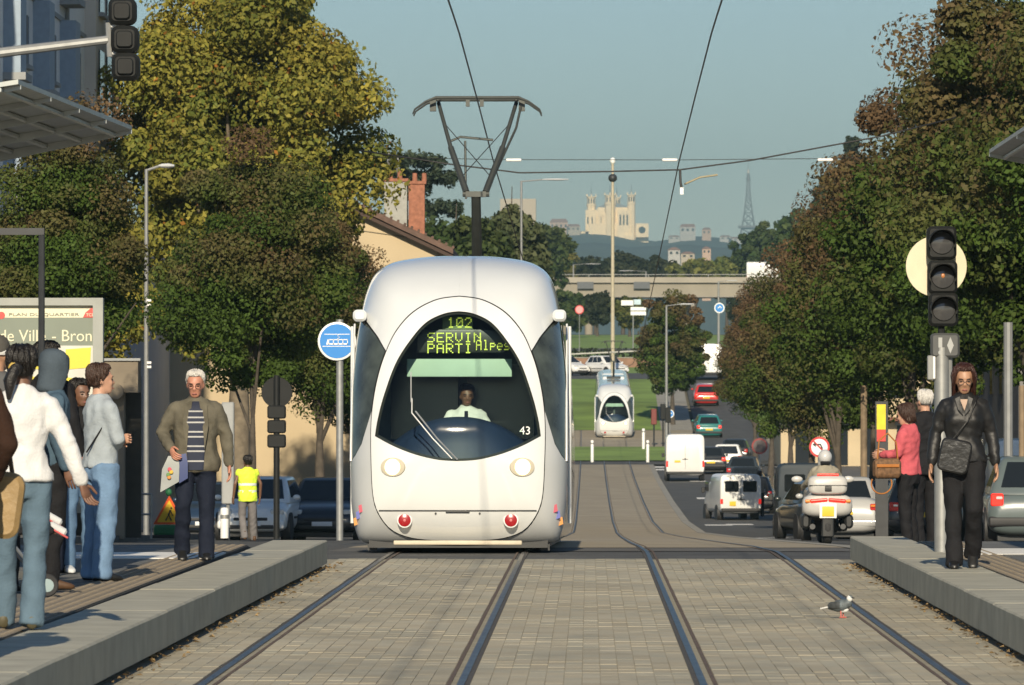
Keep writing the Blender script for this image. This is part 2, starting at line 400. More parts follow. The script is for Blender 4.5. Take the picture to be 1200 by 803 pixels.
# ---------------------------------------------------------------- trams
tram_white = mat('tram_paint', (.66, .68, .685), .20, var=.04, scale=1.3, coat=1)
tram_rim = mat('tram_rim_paint', (.72, .73, .72), .20, var=.03, scale=1.3, coat=1)
tram_grey = mat('tram_skirt', (.40, .40, .40), .4, var=.08, scale=3, coat=.3)
wind_g = glass('tram_windscreen', (.80, .90, .86), .45)
side_g = mat('tram_side_glass', (.05, .06, .052), .05, var=.55, scale=3.5, spec=.8)  # streaky colour variation paints the reflections in the side glass
lampglow = mat('headlamp_glow', (1.0, .80, .45), .3, var=0, emit=3.0)
redlamp = mat('red_lens', (.30, .008, .012), .25, var=0, emit=.04)
def rayr(poly, phi):      # distance from the centre (0, CZ) to a half outline along angle phi from the top
    d = (math.sin(phi), math.cos(phi)); best = None
    for (x0, z0), (x1, z1) in zip(poly[:-1], poly[1:]):
        ex, ez = x1 - x0, z1 - z0; den = d[0] * ez - d[1] * ex
        if abs(den) < 1e-9: continue
        t = (x0 * ez - (z0 - CZ) * ex) / den; u = (x0 * d[1] - (z0 - CZ) * d[0]) / den
        if t > 0 and -1e-6 <= u <= 1 + 1e-6: best = t if best is None else max(best, t)
    return best
CZ = 1.72
g_up = smoothpoly([(0, 2.63), (.16, 2.605), (.35, 2.51), (.51, 2.33), (.68, 2.06), (.81, 1.70), (.878, 1.43), (.905, 1.25)])
g_lo = smoothpoly([(.905, 1.25), (.70, 1.14), (.47, 1.05), (.22, .99), (0, .975)])
PG = g_up + g_lo[1:]
PR = smoothpoly([(0, 2.80), (.25, 2.76), (.50, 2.62), (.69, 2.40), (.805, 2.15), (.88, 1.9), (.93, 1.62), (.95, 1.35), (.945, 1.0), (.925, .62), (.87, .42), (.74, .24), (.55, .15), (.3, .115), (0, .11)])
PO = smoothpoly([(0, 3.32), (.35, 3.312), (.72, 3.255), (.9, 3.17), (1.0, 3.06), (1.07, 2.87), (1.11, 2.67), (1.15, 2.4), (1.18, 2.0), (1.2, 1.5), (1.2, .95), (1.18, .5), (1.13, .2), (1.03, .085), (.6, .065), (0, .06)])
def lean(z): return .26 * max(0, z - .95) ** 1.45 + .35 * max(0, .55 - z) ** 2
def Dd(phi): c = math.cos(phi); return .95 + .75 * max(0, c) ** 2 - .45 * max(0, -c) ** 2
RO = {}
def rout(phi):
    k = round(phi, 5)
    if k not in RO: RO[k] = rayr(PO, phi)
    return RO[k]
def surf(sgn, phi, r, push=0.):
    ro = rout(phi); q = min(r / ro, 1.0); x = r * math.sin(phi); z = CZ + r * math.cos(phi)
    n = 2.5; y = lean(z) + Dd(phi) * (1 - (1 - q ** n) ** (1 / n))
    return (sgn * x, y + push, z)
def surf_xz(x, z, push=0.):
    s = 1 if x >= 0 else -1; phi = math.atan2(abs(x), z - CZ); return surf(s, phi, math.hypot(x, z - CZ), push)
NP = 72
PH = [1e-4 + (math.pi - 2e-4) * i / NP for i in range(NP + 1)]
PH = sorted(PH + [math.atan2(.905, 1.25 - CZ)])
def full(fn):      # closed ring over both halves
    return [fn(1, p) for p in PH] + [fn(-1, p) for p in reversed(PH)]
def ring_patch(ra, rb, n, push=0., pw=1.):
    rows = []
    for i in range(n + 1):
        t = (i / n) ** pw; rows.append(full(lambda s, p: surf(s, p, ra(p) * (1 - t) + rb(p) * t, push)))
    return MB().grid(rows, closed=True)
rg = {p: rayr(PG, p) for p in PH}; rr_ = {p: rayr(PR, p) for p in PH}
def lerp_list(s, pts): return float(np.interp(s, [a for a, b in pts], [b for a, b in pts]))
def rimr(phi): return rayr(PR, phi)
def outer_patch(f0, f1, s0, s1, ns, npx, push=0., sides=(1, -1)):     # patch between rim and silhouette, angle limits given as functions of s
    mb = MB()
    for sg in sides:
        rows = []
        for i in range(ns + 1):
            s = s0 + (s1 - s0) * (1 - (1 - i / ns) ** 1.8); a, b = R(f0(s)), R(f1(s)); row = []
            for j in range(npx + 1):
                ph = a + (b - a) * j / npx; ph = min(max(ph, 1e-4), math.pi - 1e-4); ra = rimr(ph) * 1.006; rb = rout(ph)
                row.append(surf(sg, ph, ra + (rb - ra) * s, push))
            rows.append(row)
        mb.grid(rows)
    return mb
hood_lim = lambda s: lerp_list(s, [(0, 59.5), (.35, 54.5), (.7, 52), (1, 51)])
win_lim = lambda s: lerp_list(s, [(0, 101), (.15, 109), (.4, 117.5), (.7, 121), (1, 122.5)])

def make_tram(label, fleet=False):
    T = thing('tram', label, 'tram', group='white trams on the avenue')
    # windscreen, frame and front mask
    mb = MB(); rows = []
    for i in range(15): rows.append(full(lambda s, p: surf(s, p, rg[p] * (.002 + .998 * i / 14))))
    mb.grid(rows, closed=True); ws = mb.build('windscreen', wind_g, T, angle=180)
    ring_patch(lambda p: rg[p] * 1.002, lambda p: rr_[p], 10, -.03).build('front_mask', tram_rim, T, angle=60)
    mb = ring_patch(lambda p: rg[p] * .965, lambda p: rg[p] * 1.01, 2, .006); mb.build('windscreen_seal', rubber, ws, angle=180)
    ring_patch(lambda p: rg[p] * 1.03, lambda p: rout(p) * .985, 8, .05).build('inner_shell', black, T)
    outer_patch(lambda s: 0, lambda s: hood_lim(s), .012, 1, 16, 34).build('roof_hood', tram_white, T, angle=60)
    for sg in (1, -1):
        outer_patch(lambda s: hood_lim(s) + .9, lambda s: win_lim(s) - .4, .03, 1, 14, 30, .008, (sg,)).build('cab_window', side_g, T, angle=180)
        outer_patch(lambda s: win_lim(s), lambda s: 180, .012, 1, 16, 30, 0., (sg,)).build('cheek_panel', mat('tram_cheek', (.50, .51, .51), .3, var=.04, scale=2, coat=.5), T, angle=60)
    # body behind the nose
    L = 31.0
    rows = [full(lambda s, p: surf(s, p, rout(p)))]
    for yy in (2.6, L):
        rows.append(full(lambda s, p: (s * rout(p) * math.sin(p), yy, CZ + rout(p) * math.cos(p))))
    mb = MB(); mb.grid(rows, closed=True); mb.add(rows[-1], [tuple(range(len(rows[-1])))]); mb.build('body', tram_white, T, angle=60)
    for sg in (1, -1):
        y = 1.9
        for k, w in enumerate([1.6, 1.35, 3.2, 1.35, 2.6, .0, 3.0, 1.35, 3.2, 1.35, 3.0, 1.35, 2.4]):
            if w == 0: y += .8; continue
            door = abs(w - 1.35) < .01
            mb = MB(); z0, z1 = (.32, 2.5) if door else (1.02, 2.5)
            mb.grid([[(sg * (rayr(PO, math.atan2(1, (z - CZ) / 1.19)) * math.sin(math.atan2(1, (z - CZ) / 1.19)) + .008), yy, z) for yy in (y + .05, y + w - .05)] for z in np.linspace(z0, z1, 8)])
            mb.build('door' if door else 'side_window', side_g, T); y += w + .06
        mb = MB(); mb.tube([surf_xz(sg * 1.185, z, -.02) for z in np.linspace(.98, 2.52, 9)], .012, 6); mb.build('window_trim', tram_rim, T)
        mb = MB(); mb.tube([(sg * 1.215, 1.75, .3), (sg * 1.215, 1.75, 2.5)], .02, 6); mb.build('window_trim', tram_rim, T)
        # rear-view camera pod, lamps, red lamps, side decoration
        mb = MB(); mb.rbox((sg * 1.105, 1.15, 2.595), (.15, .34, .13), .05, 'y'); mb.build('mirror_pod', tram_white, T)
        p = Vector(surf_xz(sg * .705, .91, -.035)); n_ = (Vector(surf_xz(sg * .735, .905)) - Vector(surf_xz(sg * .695, .905))).normalized().cross(Vector((0, 0, 1))); n_ = n_ * (-1 if n_.y > 0 else 1)
        q = n_.to_track_quat('Z', 'Y').to_matrix().to_4x4()
        h = MB().lathe([(.118, -.02), (.116, .008), (.10, .012)], p, 24, q @ Matrix.Diagonal((1.2, .88, 1, 1))).build('headlamp', mat('lamp_housing', (.52, .47, .36), .2, var=0), T)
        MB().lathe([(.088, .0), (.086, .018), (.066, .028), (.01, .034)], p, 24, q).build('lamp_lens', lampglow, h)
        p = Vector(surf_xz(sg * .58, .33, -.055)); q = (Vector((0, -1, 0))).to_track_quat('Z', 'Y').to_matrix().to_4x4()
        h = MB().lathe([(.082, -.08), (.082, .004), (.07, .006)], p, 20, q).build('tail_lamp', tram_rim, T)
        MB().lathe([(.070, 0), (.068, .012), (.04, .02), (.01, .021)], p, 20, q).build('lamp_lens', redlamp, h)
        MB().lathe([(.016, .02), (.014, .024), (.005, .025)], p, 10, q).build('lamp_core', mat('lamp_core', (.55, .16, .16), .3, var=0), h)
    # seams and lower details
    mb = MB(); mb.tube([surf_xz(x, .435, -.032) for x in np.linspace(-.86, .86, 41)], .0075, 6); mb.build('bumper_seam', black, T)
    mb = MB(); mb.rbox(surf_xz(0, .425, -.036), (.26, .03, .022), .008, 'x'); mb.build('coupler_slot', black, T)
    for sg in (1, -1): MB().lathe([(.012, 0), (.011, .006)], surf_xz(sg * .24, .405, -.034), 8, ROTX).build('bolt', black, T)
    MB().b2((-.98, .5, .03), (.98, L - .4, .16)).build('underframe', black, T, smooth=False)
    MB().rbox((-.0, .22, .085), (1.4, .1, .05), .015, 'x').build('obstacle_bar', mat('bar_cream', (.55, .48, .36), .6), T)
    for sg in (1, -1): MB().b2((sg * .95 - .05, .6, .0), (sg * .95 + .05, .75, .1)).build('sand_pipe', black, T, smooth=False)
    # cab interior
    cab = mat('cab_lining', (.12, .14, .13), .7, var=.15); blue = mat('dash_blue', (.012, .026, .066), .55, var=.1)
    MB().b2((-.98, 2.55, .4), (.98, 2.62, 2.9)).build('cab_bulkhead', cab, T, smooth=False)
    for i in (-1, 1):
        MB().b2((i * .43 - .38, 2.535, 1.25), (i * .43 + .38, 2.548, 2.1)).build('bulkhead_window', mat('cab_black', (.008, .009, .01), .15, var=0), T, smooth=False)
    MB().b2((-.98, .8, .5), (.98, 2.55, .62)).build('cab_floor', cab, T, smooth=False)
    mb = MB(); rows = []
    for t in np.linspace(-1, 1, 25):
        x = t * .80; zt = 1.47 - .34 * abs(t) ** 2.2; yb = .62 + .25 * t * t
        rows.append([(x, yb - .18, .80), (x, yb - .16, zt - .30), (x, yb - .02, zt - .06), (x, yb + .08, zt), (x, yb + .22, zt - .02), (x, yb + .25, .80)])
    mb.loft(rows); mb.build('dashboard', blue, T, angle=50)
    MB().rbox((0, .58, 1.06), (.30, .04, .17), .015, 'x').build('number_plate', mat('plate_pale', (.42, .55, .52), .5, var=.05), T)
    MB().rbox((.02, .555, 1.07), (.22, .02, .08), .008, 'x').build('plate_print', mat('plate_red', (.5, .05, .06), .5, var=0), T)
    MB().rbox((.0, .98, 2.015), (1.16, .03, .20), .01, 'x').build('sun_blind', mat('blind_green', (.42, .56, .46), .6, var=.04), T)
    # wiper
    wp = MB().tube([surf_xz(-.50, 1.66, -.03), surf_xz(-.50, 1.50, -.035), surf_xz(-.27, 1.22, -.035), surf_xz(-.06, 1.0, -.03)], .009, 6)
    wp.tube([surf_xz(-.46, 1.52, -.03), surf_xz(-.22, 1.22, -.035), surf_xz(.0, .99, -.03)], .009, 6); wp.tube([surf_xz(-.515, 1.95, -.025), surf_xz(-.51, 1.62, -.03)], .006, 6)
    wp.build('wiper', mat('wiper_grey', (.30, .31, .32), .45, metal=.4), T)
    # roof gear
    for k, (y0, y1) in enumerate(((13.5, 18), (20, 27))):
        MB().rbox((0, (y0 + y1) / 2, 3.30), (1.4, y1 - y0, .16), .08, 'y').build('roof_equipment', tram_white, T)
    pg = mat('pantograph', (.055, .06, .055), .5, metal=.4)
    py, dz = 10.6, .2
    MB().rbox((0, py + .2, 3.42), (.9, 1.4, .12), .04, 'y').build('pantograph_base', pg, T)
    zb = 4.27 + dz; zt = 5.50 + dz
    pan = MB().tube([(0, py + 1.0, 3.45), (0, py, zb)], [.072, .062], 10).box((0, py, zb), (.26, .10, .07)); pan.tube([(-.17, py, zb), (.17, py, zb)], .034, 8); pan = pan.build('pantograph_arm', pg, T)
    for sg in (1, -1):
        MB().tube([(sg * .12, py, zb + .02), (sg * .33, py + .5, zb + .62), (sg * .335, py + .5, zb + .64), (sg * .50, py + .95, zt)], [.044, .040, .028, .026], 8).build('pantograph_strut', pg, pan)
        mb = MB(); 
        for dy in (-.2, .2): mb.tube([(0, py + .95 + dy, zt + .05), (sg * .53, py + .95 + dy, zt + .05), (sg * .66, py + .95 + dy, zt + .0), (sg * .80, py + .95 + dy, zt - .10), (sg * .825, py + .95 + dy, zt - .16)], [.022, .022, .015, .012, .009], 8)
        mb.tube([(sg * .50, py + .75, zt + .04), (sg * .50, py + 1.15, zt + .04)], .025); mb.box((sg * .57, py + .95, zt - .04), (.08, .1, .14)); mb.box((sg * .09 - .03, py + .75, zt - .02), (.05, .05, .09))
        mb.build('collector_head', pg, pan)
        MB().tube([(sg * .44, py + .85, zt - .25), (-sg * .17, py + .2, zb + .25)], .006, 5).build('stay_wire', cwire, pan)
    MB().tube([(.14, py + .1, zb + .05), (.50, py + .75, zt - .34), (.56, py + .9, zt - .05)], .016, 8).build('control_rod', pg, pan)
    MB().tube([(-.16, py + 1.1, zb + .75), (-.15, py + 1.1, zb + .0)], .015, 6).tube([(-.36, py + 1.1, zb + .74), (-.22, py + 1.1, zb + .8), (.2, py + 1.1, zb + .76)], .016, 6).build('horn_bar', pg, pan)
    return T
PITCH = -math.atan(.0185)
tram1 = make_tram('nearest white tram with oval windscreen and raised pantograph on left track')
tram2 = copy_tree(tram1); tram2['label'] = 'small far white tram climbing the right track beyond the lawn'
DOT = {'S': '01111 10000 10000 01110 00001 00001 11110', 'E': '11111 10000 10000 11110 10000 10000 11111', 'R': '11110 10001 10001 11110 10100 10010 10001', 'V': '10001 10001 10001 10001 10001 01010 00100', 'I': '01110 00100 00100 00100 00100 00100 01110', 'N': '10001 11001 10101 10011 10001 10001 10001', 'P': '11110 10001 10001 11110 10000 10000 10000', 'A': '01110 10001 10001 11111 10001 10001 10001', 'T': '11111 00100 00100 00100 00100 00100 00100',
 'l': '01100 00100 00100 00100 00100 00100 01110', 'p': '00000 00000 11110 10001 11110 10000 10000', 'e': '00000 00000 01110 10001 11111 10000 01110', 's': '00000 00000 01111 10000 01110 00001 11110', '1': '00100 01100 00100 00100 00100 00100 01110', '0': '01110 10001 10011 10101 11001 10001 01110', '2': '01110 10001 00001 00010 00100 01000 11111'}
def dots(s, x, z, px, pz, par, y):      # dot-matrix lettering, one mesh per letter
    for c in s:
        mb = MB()
        for j, row in enumerate(DOT[c].split()):
            for i, b_ in enumerate(row):
                if b_ == '1': mb.box((x + i * px, y, z - j * pz), (px * .8, .004, pz * .8))
        mb.build('display_letter', led, par, smooth=False); x += px * 6.2
led = mat('led_yellow', (.70, .80, .10), .5, var=0, emit=.45); ledbox = mat('display_dark', (.02, .024, .02), .3, var=0)
disp = MB().rbox((0.02, .93, 2.31), (.98, .05, .26), .01, 'x').build('destination_display', ledbox, tram1)
dots('SERVIN', -.345, 2.395, .0165, .0155, disp, .90); dots('PARTI', -.345, 2.275, .0165, .0155, disp, .90); dots('Alpes', .19, 2.315, .0125, .0165, disp, .898)
disp2 = MB().rbox((-.02, .98, 2.505), (.34, .04, .17), .01, 'x').build('line_display', mat('display_green', (.16, .22, .10), .4, var=.1), tram1)
dots('102', -.125, 2.565, .0155, .0165, disp2, .955)
text('fleet_number', '43', .125, surf_xz(.735, 1.305, -.012), white, tram1)
for sg in (1, -1):      # small multicoloured motif on the cheeks
    base = None
    for k, c in enumerate(((.45, .06, .10), (.10, .12, .40), (.60, .25, .05))):
        p = Vector(surf_xz(sg * (1.06 + .03 * k), .46 - .07 * k, -.008)); m_ = mat('motif_%d' % k, c, .5, var=.1)
        o = MB().prism([p + V3(-.02, 0, -.05), p + V3(.03, .0, -.03), p + V3(.02, .0, .05), p + V3(-.03, .0, .03)], (0, -.003, 0)).build('motif', m_, tram1, smooth=False)
tram1.location = (TL, 65.0, .02); tram1.rotation_euler = (PITCH, 0, 0)
tram2.location = (TR + .24, 373, gz(373) + .03); tram2.rotation_euler = (R(2.2), 0, 0)
# ---------------------------------------------------------------- trees
bark = mat('bark', (.075, .062, .048), .9, var=.3, scale=6, bump=.6, bscale=25)
bark_pale = mat('bark_pale', (.17, .14, .10), .9, var=.25, scale=6, bump=.5, bscale=25)
leaf_m = leafmat('leaf', .28)
def leaf_mesh(name, C, size, cols, seed=0, up=.35, asp=.62, out=None):
    r = np.random.default_rng(seed); N = len(C)
    n = r.normal(size=(N, 3)) * (.6 if out is not None else 1.); n[:, 2] += up
    if out is not None: n += out
    n /= np.linalg.norm(n, axis=1)[:, None]
    t = np.cross(n, r.normal(size=(N, 3))); t /= np.linalg.norm(t, axis=1)[:, None]; b = np.cross(n, t)
    s = (size * r.uniform(.65, 1.3, N))[:, None]
    v = np.empty((N, 4, 3)); fold = n * s * .18
    v[:, 0] = C + t * s; v[:, 1] = C + b * s * asp + fold - t * s * .15; v[:, 2] = C - t * s; v[:, 3] = C - b * s * asp + fold - t * s * .15
    me = bpy.data.meshes.new(name); me.vertices.add(4 * N); me.vertices.foreach_set('co', v.reshape(-1).astype(np.float32))
    me.loops.add(4 * N); me.loops.foreach_set('vertex_index', np.arange(4 * N, dtype=np.int32)); me.polygons.add(N)
    me.polygons.foreach_set('loop_start', np.arange(0, 4 * N, 4, dtype=np.int32)); me.polygons.foreach_set('loop_total', np.full(N, 4, np.int32))
    me.update(calc_edges=True)
    ca = me.attributes.new('col', 'FLOAT_COLOR', 'POINT'); cc = np.ones((N, 4, 4), np.float32); cc[:, :, :3] = cols[:, None, :]; ca.data.foreach_set('color', cc.reshape(-1))
    me.materials.append(leaf_m); return me
def noise3(P, f, seed):
    r = np.random.default_rng(seed); o = np.zeros(len(P))
    for k in range(4):
        w = r.normal(size=3) * f * (1.7 ** k); o += np.sin(P @ w + r.uniform(0, 6.28)) / (1.4 ** k)
    return o / 2.2
def crown(seed, rad, clumps, per, crad, leaf, shape='round', colfn=None, inner=.35):
    """leaf clumps scattered through a crown volume; rad=(rx,ry,rz), centre at the origin"""
    r = np.random.default_rng(seed); rad = np.array(rad, float); cs = []
    tries = 0; sp = .95 * crad
    while len(cs) < clumps and tries < clumps * 60:
        tries += 1; p = r.uniform(-1, 1, 3); d = np.linalg.norm(p)
        if d > 1 or d < inner * r.random(): continue
        if shape == 'cone':
            w = min(1.0, .30 + .85 * (1 - (p[2] + 1) / 2)) * (1.0 if p[2] > -.8 else .8)
            if math.hypot(p[0], p[1]) > w * 1.02: continue
        if cs and np.min(np.linalg.norm((np.array(cs) - p) * rad, axis=1)) < sp: continue
        cs.append(p)
    cs = np.array(cs); C = []; O = []; K = []
    for c in cs:
        n = int(per * r.uniform(.6, 1.4)); k = crad * r.uniform(.55, 1.3); q = r.normal(size=(n, 3)); q /= np.linalg.norm(q, axis=1)[:, None]
        q *= (r.random(n) ** .38)[:, None] * k; q[:, 2] *= .72
        jit = r.uniform(.72, 1.26) if clumps > 80 and shape == 'cone' else r.uniform(.86, 1.08); C.append(c * jit * (rad - crad * .5) + q); O.append(q / max(k, .01)); K.append(np.full(n, r.random()))
    C = np.concatenate(C); O = np.concatenate(O); K = np.concatenate(K)
    return C, O, K, cs * (rad - crad * .5)
def cmix(a, b, t): return np.array(a)[None] * (1 - t[:, None]) + np.array(b)[None] * t[:, None]
def col_maple(C, K, rad, r):
    t = np.clip(.15 + .50 * C[:, 2] / rad[2] + .35 * (np.linalg.norm(C / rad, axis=1) - .6) + .35 * noise3(C, .7, 3) + .75 * (K - .5) + r.normal(0, .07, len(C)), 0, 1)
    c = cmix((.060, .100, .019), (.140, .090, .046), t); c *= r.uniform(.84, 1.18, (len(C), 1)) * (.82 + .36 * ((K * 7.3) % 1))[:, None]; return c
def col_maple_brown(C, K, rad, r): return col_maple(C + np.array((0, 0, 1.0)) * rad[2] * .75, K, rad, r)
def col_plane(C, K, rad, r):
    t = np.clip(.52 + .35 * noise3(C, .6, 5) + .5 * (K - .5) + r.normal(0, .2, len(C)), 0, 1)
    c = cmix((.115, .145, .030), (.33, .285, .055), t); i = r.random(len(C)) < .015; c[i] = (.30, .14, .03); c *= r.uniform(.82, 1.18, (len(C), 1)) * (.84 + .32 * ((K * 5.7) % 1))[:, None]; return c
def col_of(g, h, f=.3):
    def fn(C, K, rad, r):
        t = np.clip(.5 + .5 * noise3(C, f, 9) + .6 * (K - .5) + r.normal(0, .15, len(C)), 0, 1); return cmix(g, h, t) * r.uniform(.75, 1.3, (len(C), 1))
    return fn
PROTO = {}
def crown_mesh(key, seed, rad, clumps, per, crad, leaf, shape, colfn, inner=.35):
    if key in PROTO: return PROTO[key]
    C, O, K, cs = crown(seed, rad, clumps, per, crad, leaf, shape, inner=inner); r = np.random.default_rng(seed + 50)
    me = leaf_mesh('crown', C, leaf, colfn(C, K, np.array(rad), r), seed, out=O * 1.1)
    PROTO[key] = (me, cs); return PROTO[key]
def trunk_mesh(seed, h, r0, cz, cs, n=7, dx=0., lim=.035):
    r = random.Random(seed); mb = MB()
    mid = [(0, 0, 0), (r.uniform(-.04, .04), r.uniform(-.04, .04), h * .3), (dx * .6, 0, h * .65), (dx, 0, h)]
    mb.tube([mid[0]] + [(p[0], p[1], p[2]) for p in mid[1:]], [r0 * 1.25, r0, r0 * .82, r0 * .5], 10)
    mb.tube([(dx, 0, h), (dx * 1.1 + r.uniform(-.2, .2), r.uniform(-.2, .2), cz), (dx, 0, cz + (cz - h) * .6)], [r0 * .6, r0 * .4, .02], 7)
    idx = list(range(len(cs))); r.shuffle(idx)
    for i in idx[:n]:
        p = Vector(cs[i]); e = Vector((p.x, p.y, cz + p.z)); z0 = h * r.uniform(.8, 1.25); st = Vector((dx * min(1, z0 / h), 0, min(z0, cz))); md = st.lerp(e, .5); md.z += .12 * (e - st).length * r.uniform(-.2, .6)
        mb.tube([st, md, e], [r0 * .42, r0 * .26, .012], 6)
    return mb
def tree(label, X, Y, z, h, cz, key, seed, rad, clumps, per, crad, leaf, shape, colfn, r0=.13, name='street_tree', group=None, rz=0., bm=None, sc=1., inner=.35, nb=6):
    T = thing(name, label, 'tree', (X, Y, z), rz, group)
    me, cs = crown_mesh(key, seed, rad, clumps, per, crad, leaf, shape, colfn, inner)
    trunk_mesh(seed, h, r0, cz, cs, nb).build('trunk', bm or bark, T, angle=60)
    o = bpy.data.objects.new('crown', me); COL.objects.link(o); o.parent = T; o.location = (0, 0, cz); o.scale = (sc, sc, sc)
    return T
MRAD = (2.45, 2.45, 2.85)
def maple(label, X, Y, var, h=2.6, cz=5.6, sc=1., rz=0., group=None, r0=.13):
    return tree(label, X, Y, gz(Y), h, cz, 'maple%d' % var, 11 + var, MRAD, 90, 960, .74, .050, 'cone', col_maple if var < 3 else col_maple_brown, r0, group=group, rz=rz, sc=sc)
gl = 'maples along the left pavement'; gr = 'maples lining the right side of the avenue'
maple('low dark green maple behind the left platform, under the shelter roof', ax(72, 106), 106, 0, h=2.6, cz=5.5, sc=.74, rz=.6, group=gl)
maple('tall purple-brown topped maple in front of the beige house', ax(296, 125), 125, 1, cz=5.95, sc=.94, rz=2.0, group=gl, r0=.09)
maple('brown maple hanging over the white tram from the left', -6.85, 152, 2, cz=5.8, sc=.9, rz=3.4, group=gl, r0=.15)
maple('dark maple half hidden behind the tram roof on the left', -7.2, 190, 0, cz=5.9, sc=.95, rz=5.0, group=gl)
RT = [(8.9, 97, 1, 1.15, 'first maple of the right row, cut by the right frame edge'), (8.4, 113, 2, 1.28, 'tallest maple of the right row, above the walking woman'),
      (8.2, 131, 0, 1.3, 'third maple of the right row, behind the three-lens signal'), (8.1, 150, 3, 1.28, 'fourth maple of the right row from the camera'),
      (8.1, 170, 2, 1.25, 'fifth maple of the right row from the camera'), (8.0, 192, 4, 1.22, 'sixth maple of the right row, above the no-turn sign'),
      (8.0, 215, 3, 1.18, 'seventh maple of the right row from the camera'), (8.1, 240, 2, 1.08, 'eighth maple of the right row, behind the small white van'), (8.2, 268, 4, 1.02, 'ninth maple of the right row from the camera'),
      (8.3, 298, 3, .98, 'last maple of the right row, beside the far cars')]
for i, (x, y, v, s, l) in enumerate(RT): maple(l, x, y, v, h=2.7, cz=7.2 if i < 6 else 6.5, sc=s, rz=i * 1.3, group=gr, r0=.16)
tree('big golden yellow plane tree towering over the left houses', ax(280, 168), 168, gz(168), 5.5, 11.0, 'plane', 31, (4.35, 4.4, 6.0), 118, 1000, 1.2, .085, 'round', col_plane, .36, name='plane_tree', bm=bark_pale, inner=.6, nb=14)
tree('smaller golden tree behind the shelter roof at far left', ax(60, 150), 150, gz(150), 4, 6.4, 'gold2', 32, (2.8, 2.6, 2.7), 130, 330, .6, .09, 'round', col_plane, .2, name='plane_tree', bm=bark_pale)
tree('lone red-brown tree beside the far lamp post, left of the avenue row', ax(788, 385), 385, gz(385), 2.2, 5.2, 'maple_far', 36, (2.45, 2.3, 3.6), 150, 260, .55, .09, 'round', col_maple, .16)
# trees behind the house and tram
GREEN = col_of((.035, .062, .018), (.085, .105, .035)); OLIVE = col_of((.07, .085, .02), (.17, .15, .035)); DARK = col_of((.022, .032, .016), (.05, .055, .024))
tree('round green tree behind the chimneyed house', ax(535, 300), 300, gz(300), 4, 10.2, 'g1', 41, (3.4, 3, 3.0), 120, 140, .8, .2, 'round', GREEN, .25, name='broadleaf_tree', group='green trees behind the tram')
tree('pale green tree rising behind the tram roof', ax(600, 330), 330, gz(330), 4, 11.2, 'g2', 42, (2.3, 2.4, 3.2), 110, 140, .75, .2, 'round', col_of((.05, .07, .03), (.12, .13, .06)), .22, name='broadleaf_tree', group='green trees behind the tram')
tree('dark green tree left of the tram pantograph mast', ax(490, 330), 330, gz(330), 4, 10.0, 'g3', 43, (2.6, 2.6, 4.2), 110, 130, .8, .2, 'round', GREEN, .25, name='broadleaf_tree', group='green trees behind the tram')
# cedar with flat shelves of foliage
cd = thing('cedar_tree', 'flat-topped dark cedar standing above the chimneys', 'tree', (ax(475, 380), 380, gz(380)))
r_ = np.random.default_rng(5); Cs = []; Os = []
shelves = [(0, 0, 17.3, 2.6), (-1.6, 0, 16.6, 1.9), (1.6, .3, 16.2, 1.8), (-.2, 0, 15.6, 1.9), (2.0, -.2, 14.2, 1.7), (-1.4, .2, 13.2, 1.7), (1.0, 0, 12.6, 2.3), (2.6, 0, 11.5, 1.7), (-.6, 0, 11.2, 2.3), (.6, 0, 10, 2.6)]
for x, y, z, rr in shelves:
    n = 1500; a = r_.uniform(0, 6.28, n); q = rr * r_.random(n) ** .5; Cs.append(np.stack([x + q * np.cos(a), y + q * np.sin(a), z + r_.normal(0, .16, n) - .10 * q + .25 * np.sin(a * 5 + x)], 1))
Cs = np.concatenate(Cs); me = leaf_mesh('crown', Cs, .17, col_of((.035, .055, .035), (.075, .095, .055))(Cs, r_.random(len(Cs)), None, r_), 6, up=1.2)
link_mesh('crown', me, None, cd, smooth=False)
mb = MB().tube([(0, 0, 0), (.1, 0, 8), (0, 0, 17)], [.4, .28, .06], 8)
for x, y, z, rr in shelves[1:]: mb.tube([(0, 0, z - 1.6), (x * .6, y, z - .5), (x * 1.2, y, z - .15)], [.14, .08, .03], 6)
mb.build('trunk', bark, cd)
# far trees beside and beyond the flyover
far = [(655, 900, 312, 3.0, 4.5, OLIVE, 'small olive tree left behind the flyover'), (698, 930, 318, 5, 3.6, DARK, 'dark tree behind the flyover, left of the tall mast'), (730, 940, 314, 5.2, 4.0, DARK, 'dark tree behind the flyover, right of the tall mast'),
       (770, 950, 318, 4.8, 3.6, DARK, 'dark tree behind the flyover under the cathedral hill'), (815, 930, 318, 4.6, 3.4, col_of((.10, .12, .03), (.20, .19, .05)), 'yellow-green tree behind the flyover'),
       (852, 935, 315, 4.4, 3.8, col_of((.09, .12, .03), (.19, .19, .05)), 'yellow-green tree behind the flyover, next to the white truck'), (895, 900, 300, 5.0, 5.2, GREEN, 'green tree at the right end of the flyover'),
       (935, 760, 290, 4.8, 5.0, GREEN, 'green tree under the lattice tower, behind the right row'), (980, 720, 255, 3.8, 5.5, GREEN, 'tall green tree right of the lattice tower'), (1000, 700, 215, 2.2, 5.0, DARK, 'dark pointed conifer peeping above the right row'),
       (636, 760, 300, 4.2, 4.2, GREEN, 'green tree just right of the tram roof in the distance')]
for i, (px, Y, py, rx, rz_, cf, lab) in enumerate(far):
    p = at(px, py + (9 if px < 870 and px > 640 else 0), Y); hz = max(.8, p.z - gz(Y))
    tree(lab, p.x, Y, gz(Y), hz * .6, hz, 'far%d' % i, 60 + i, (rx, rx * .9, rz_), 70, 90, 1.0, .42, 'cone' if 'pointed' in lab else 'round', cf, .3, name='far_tree', group='trees around the far flyover')
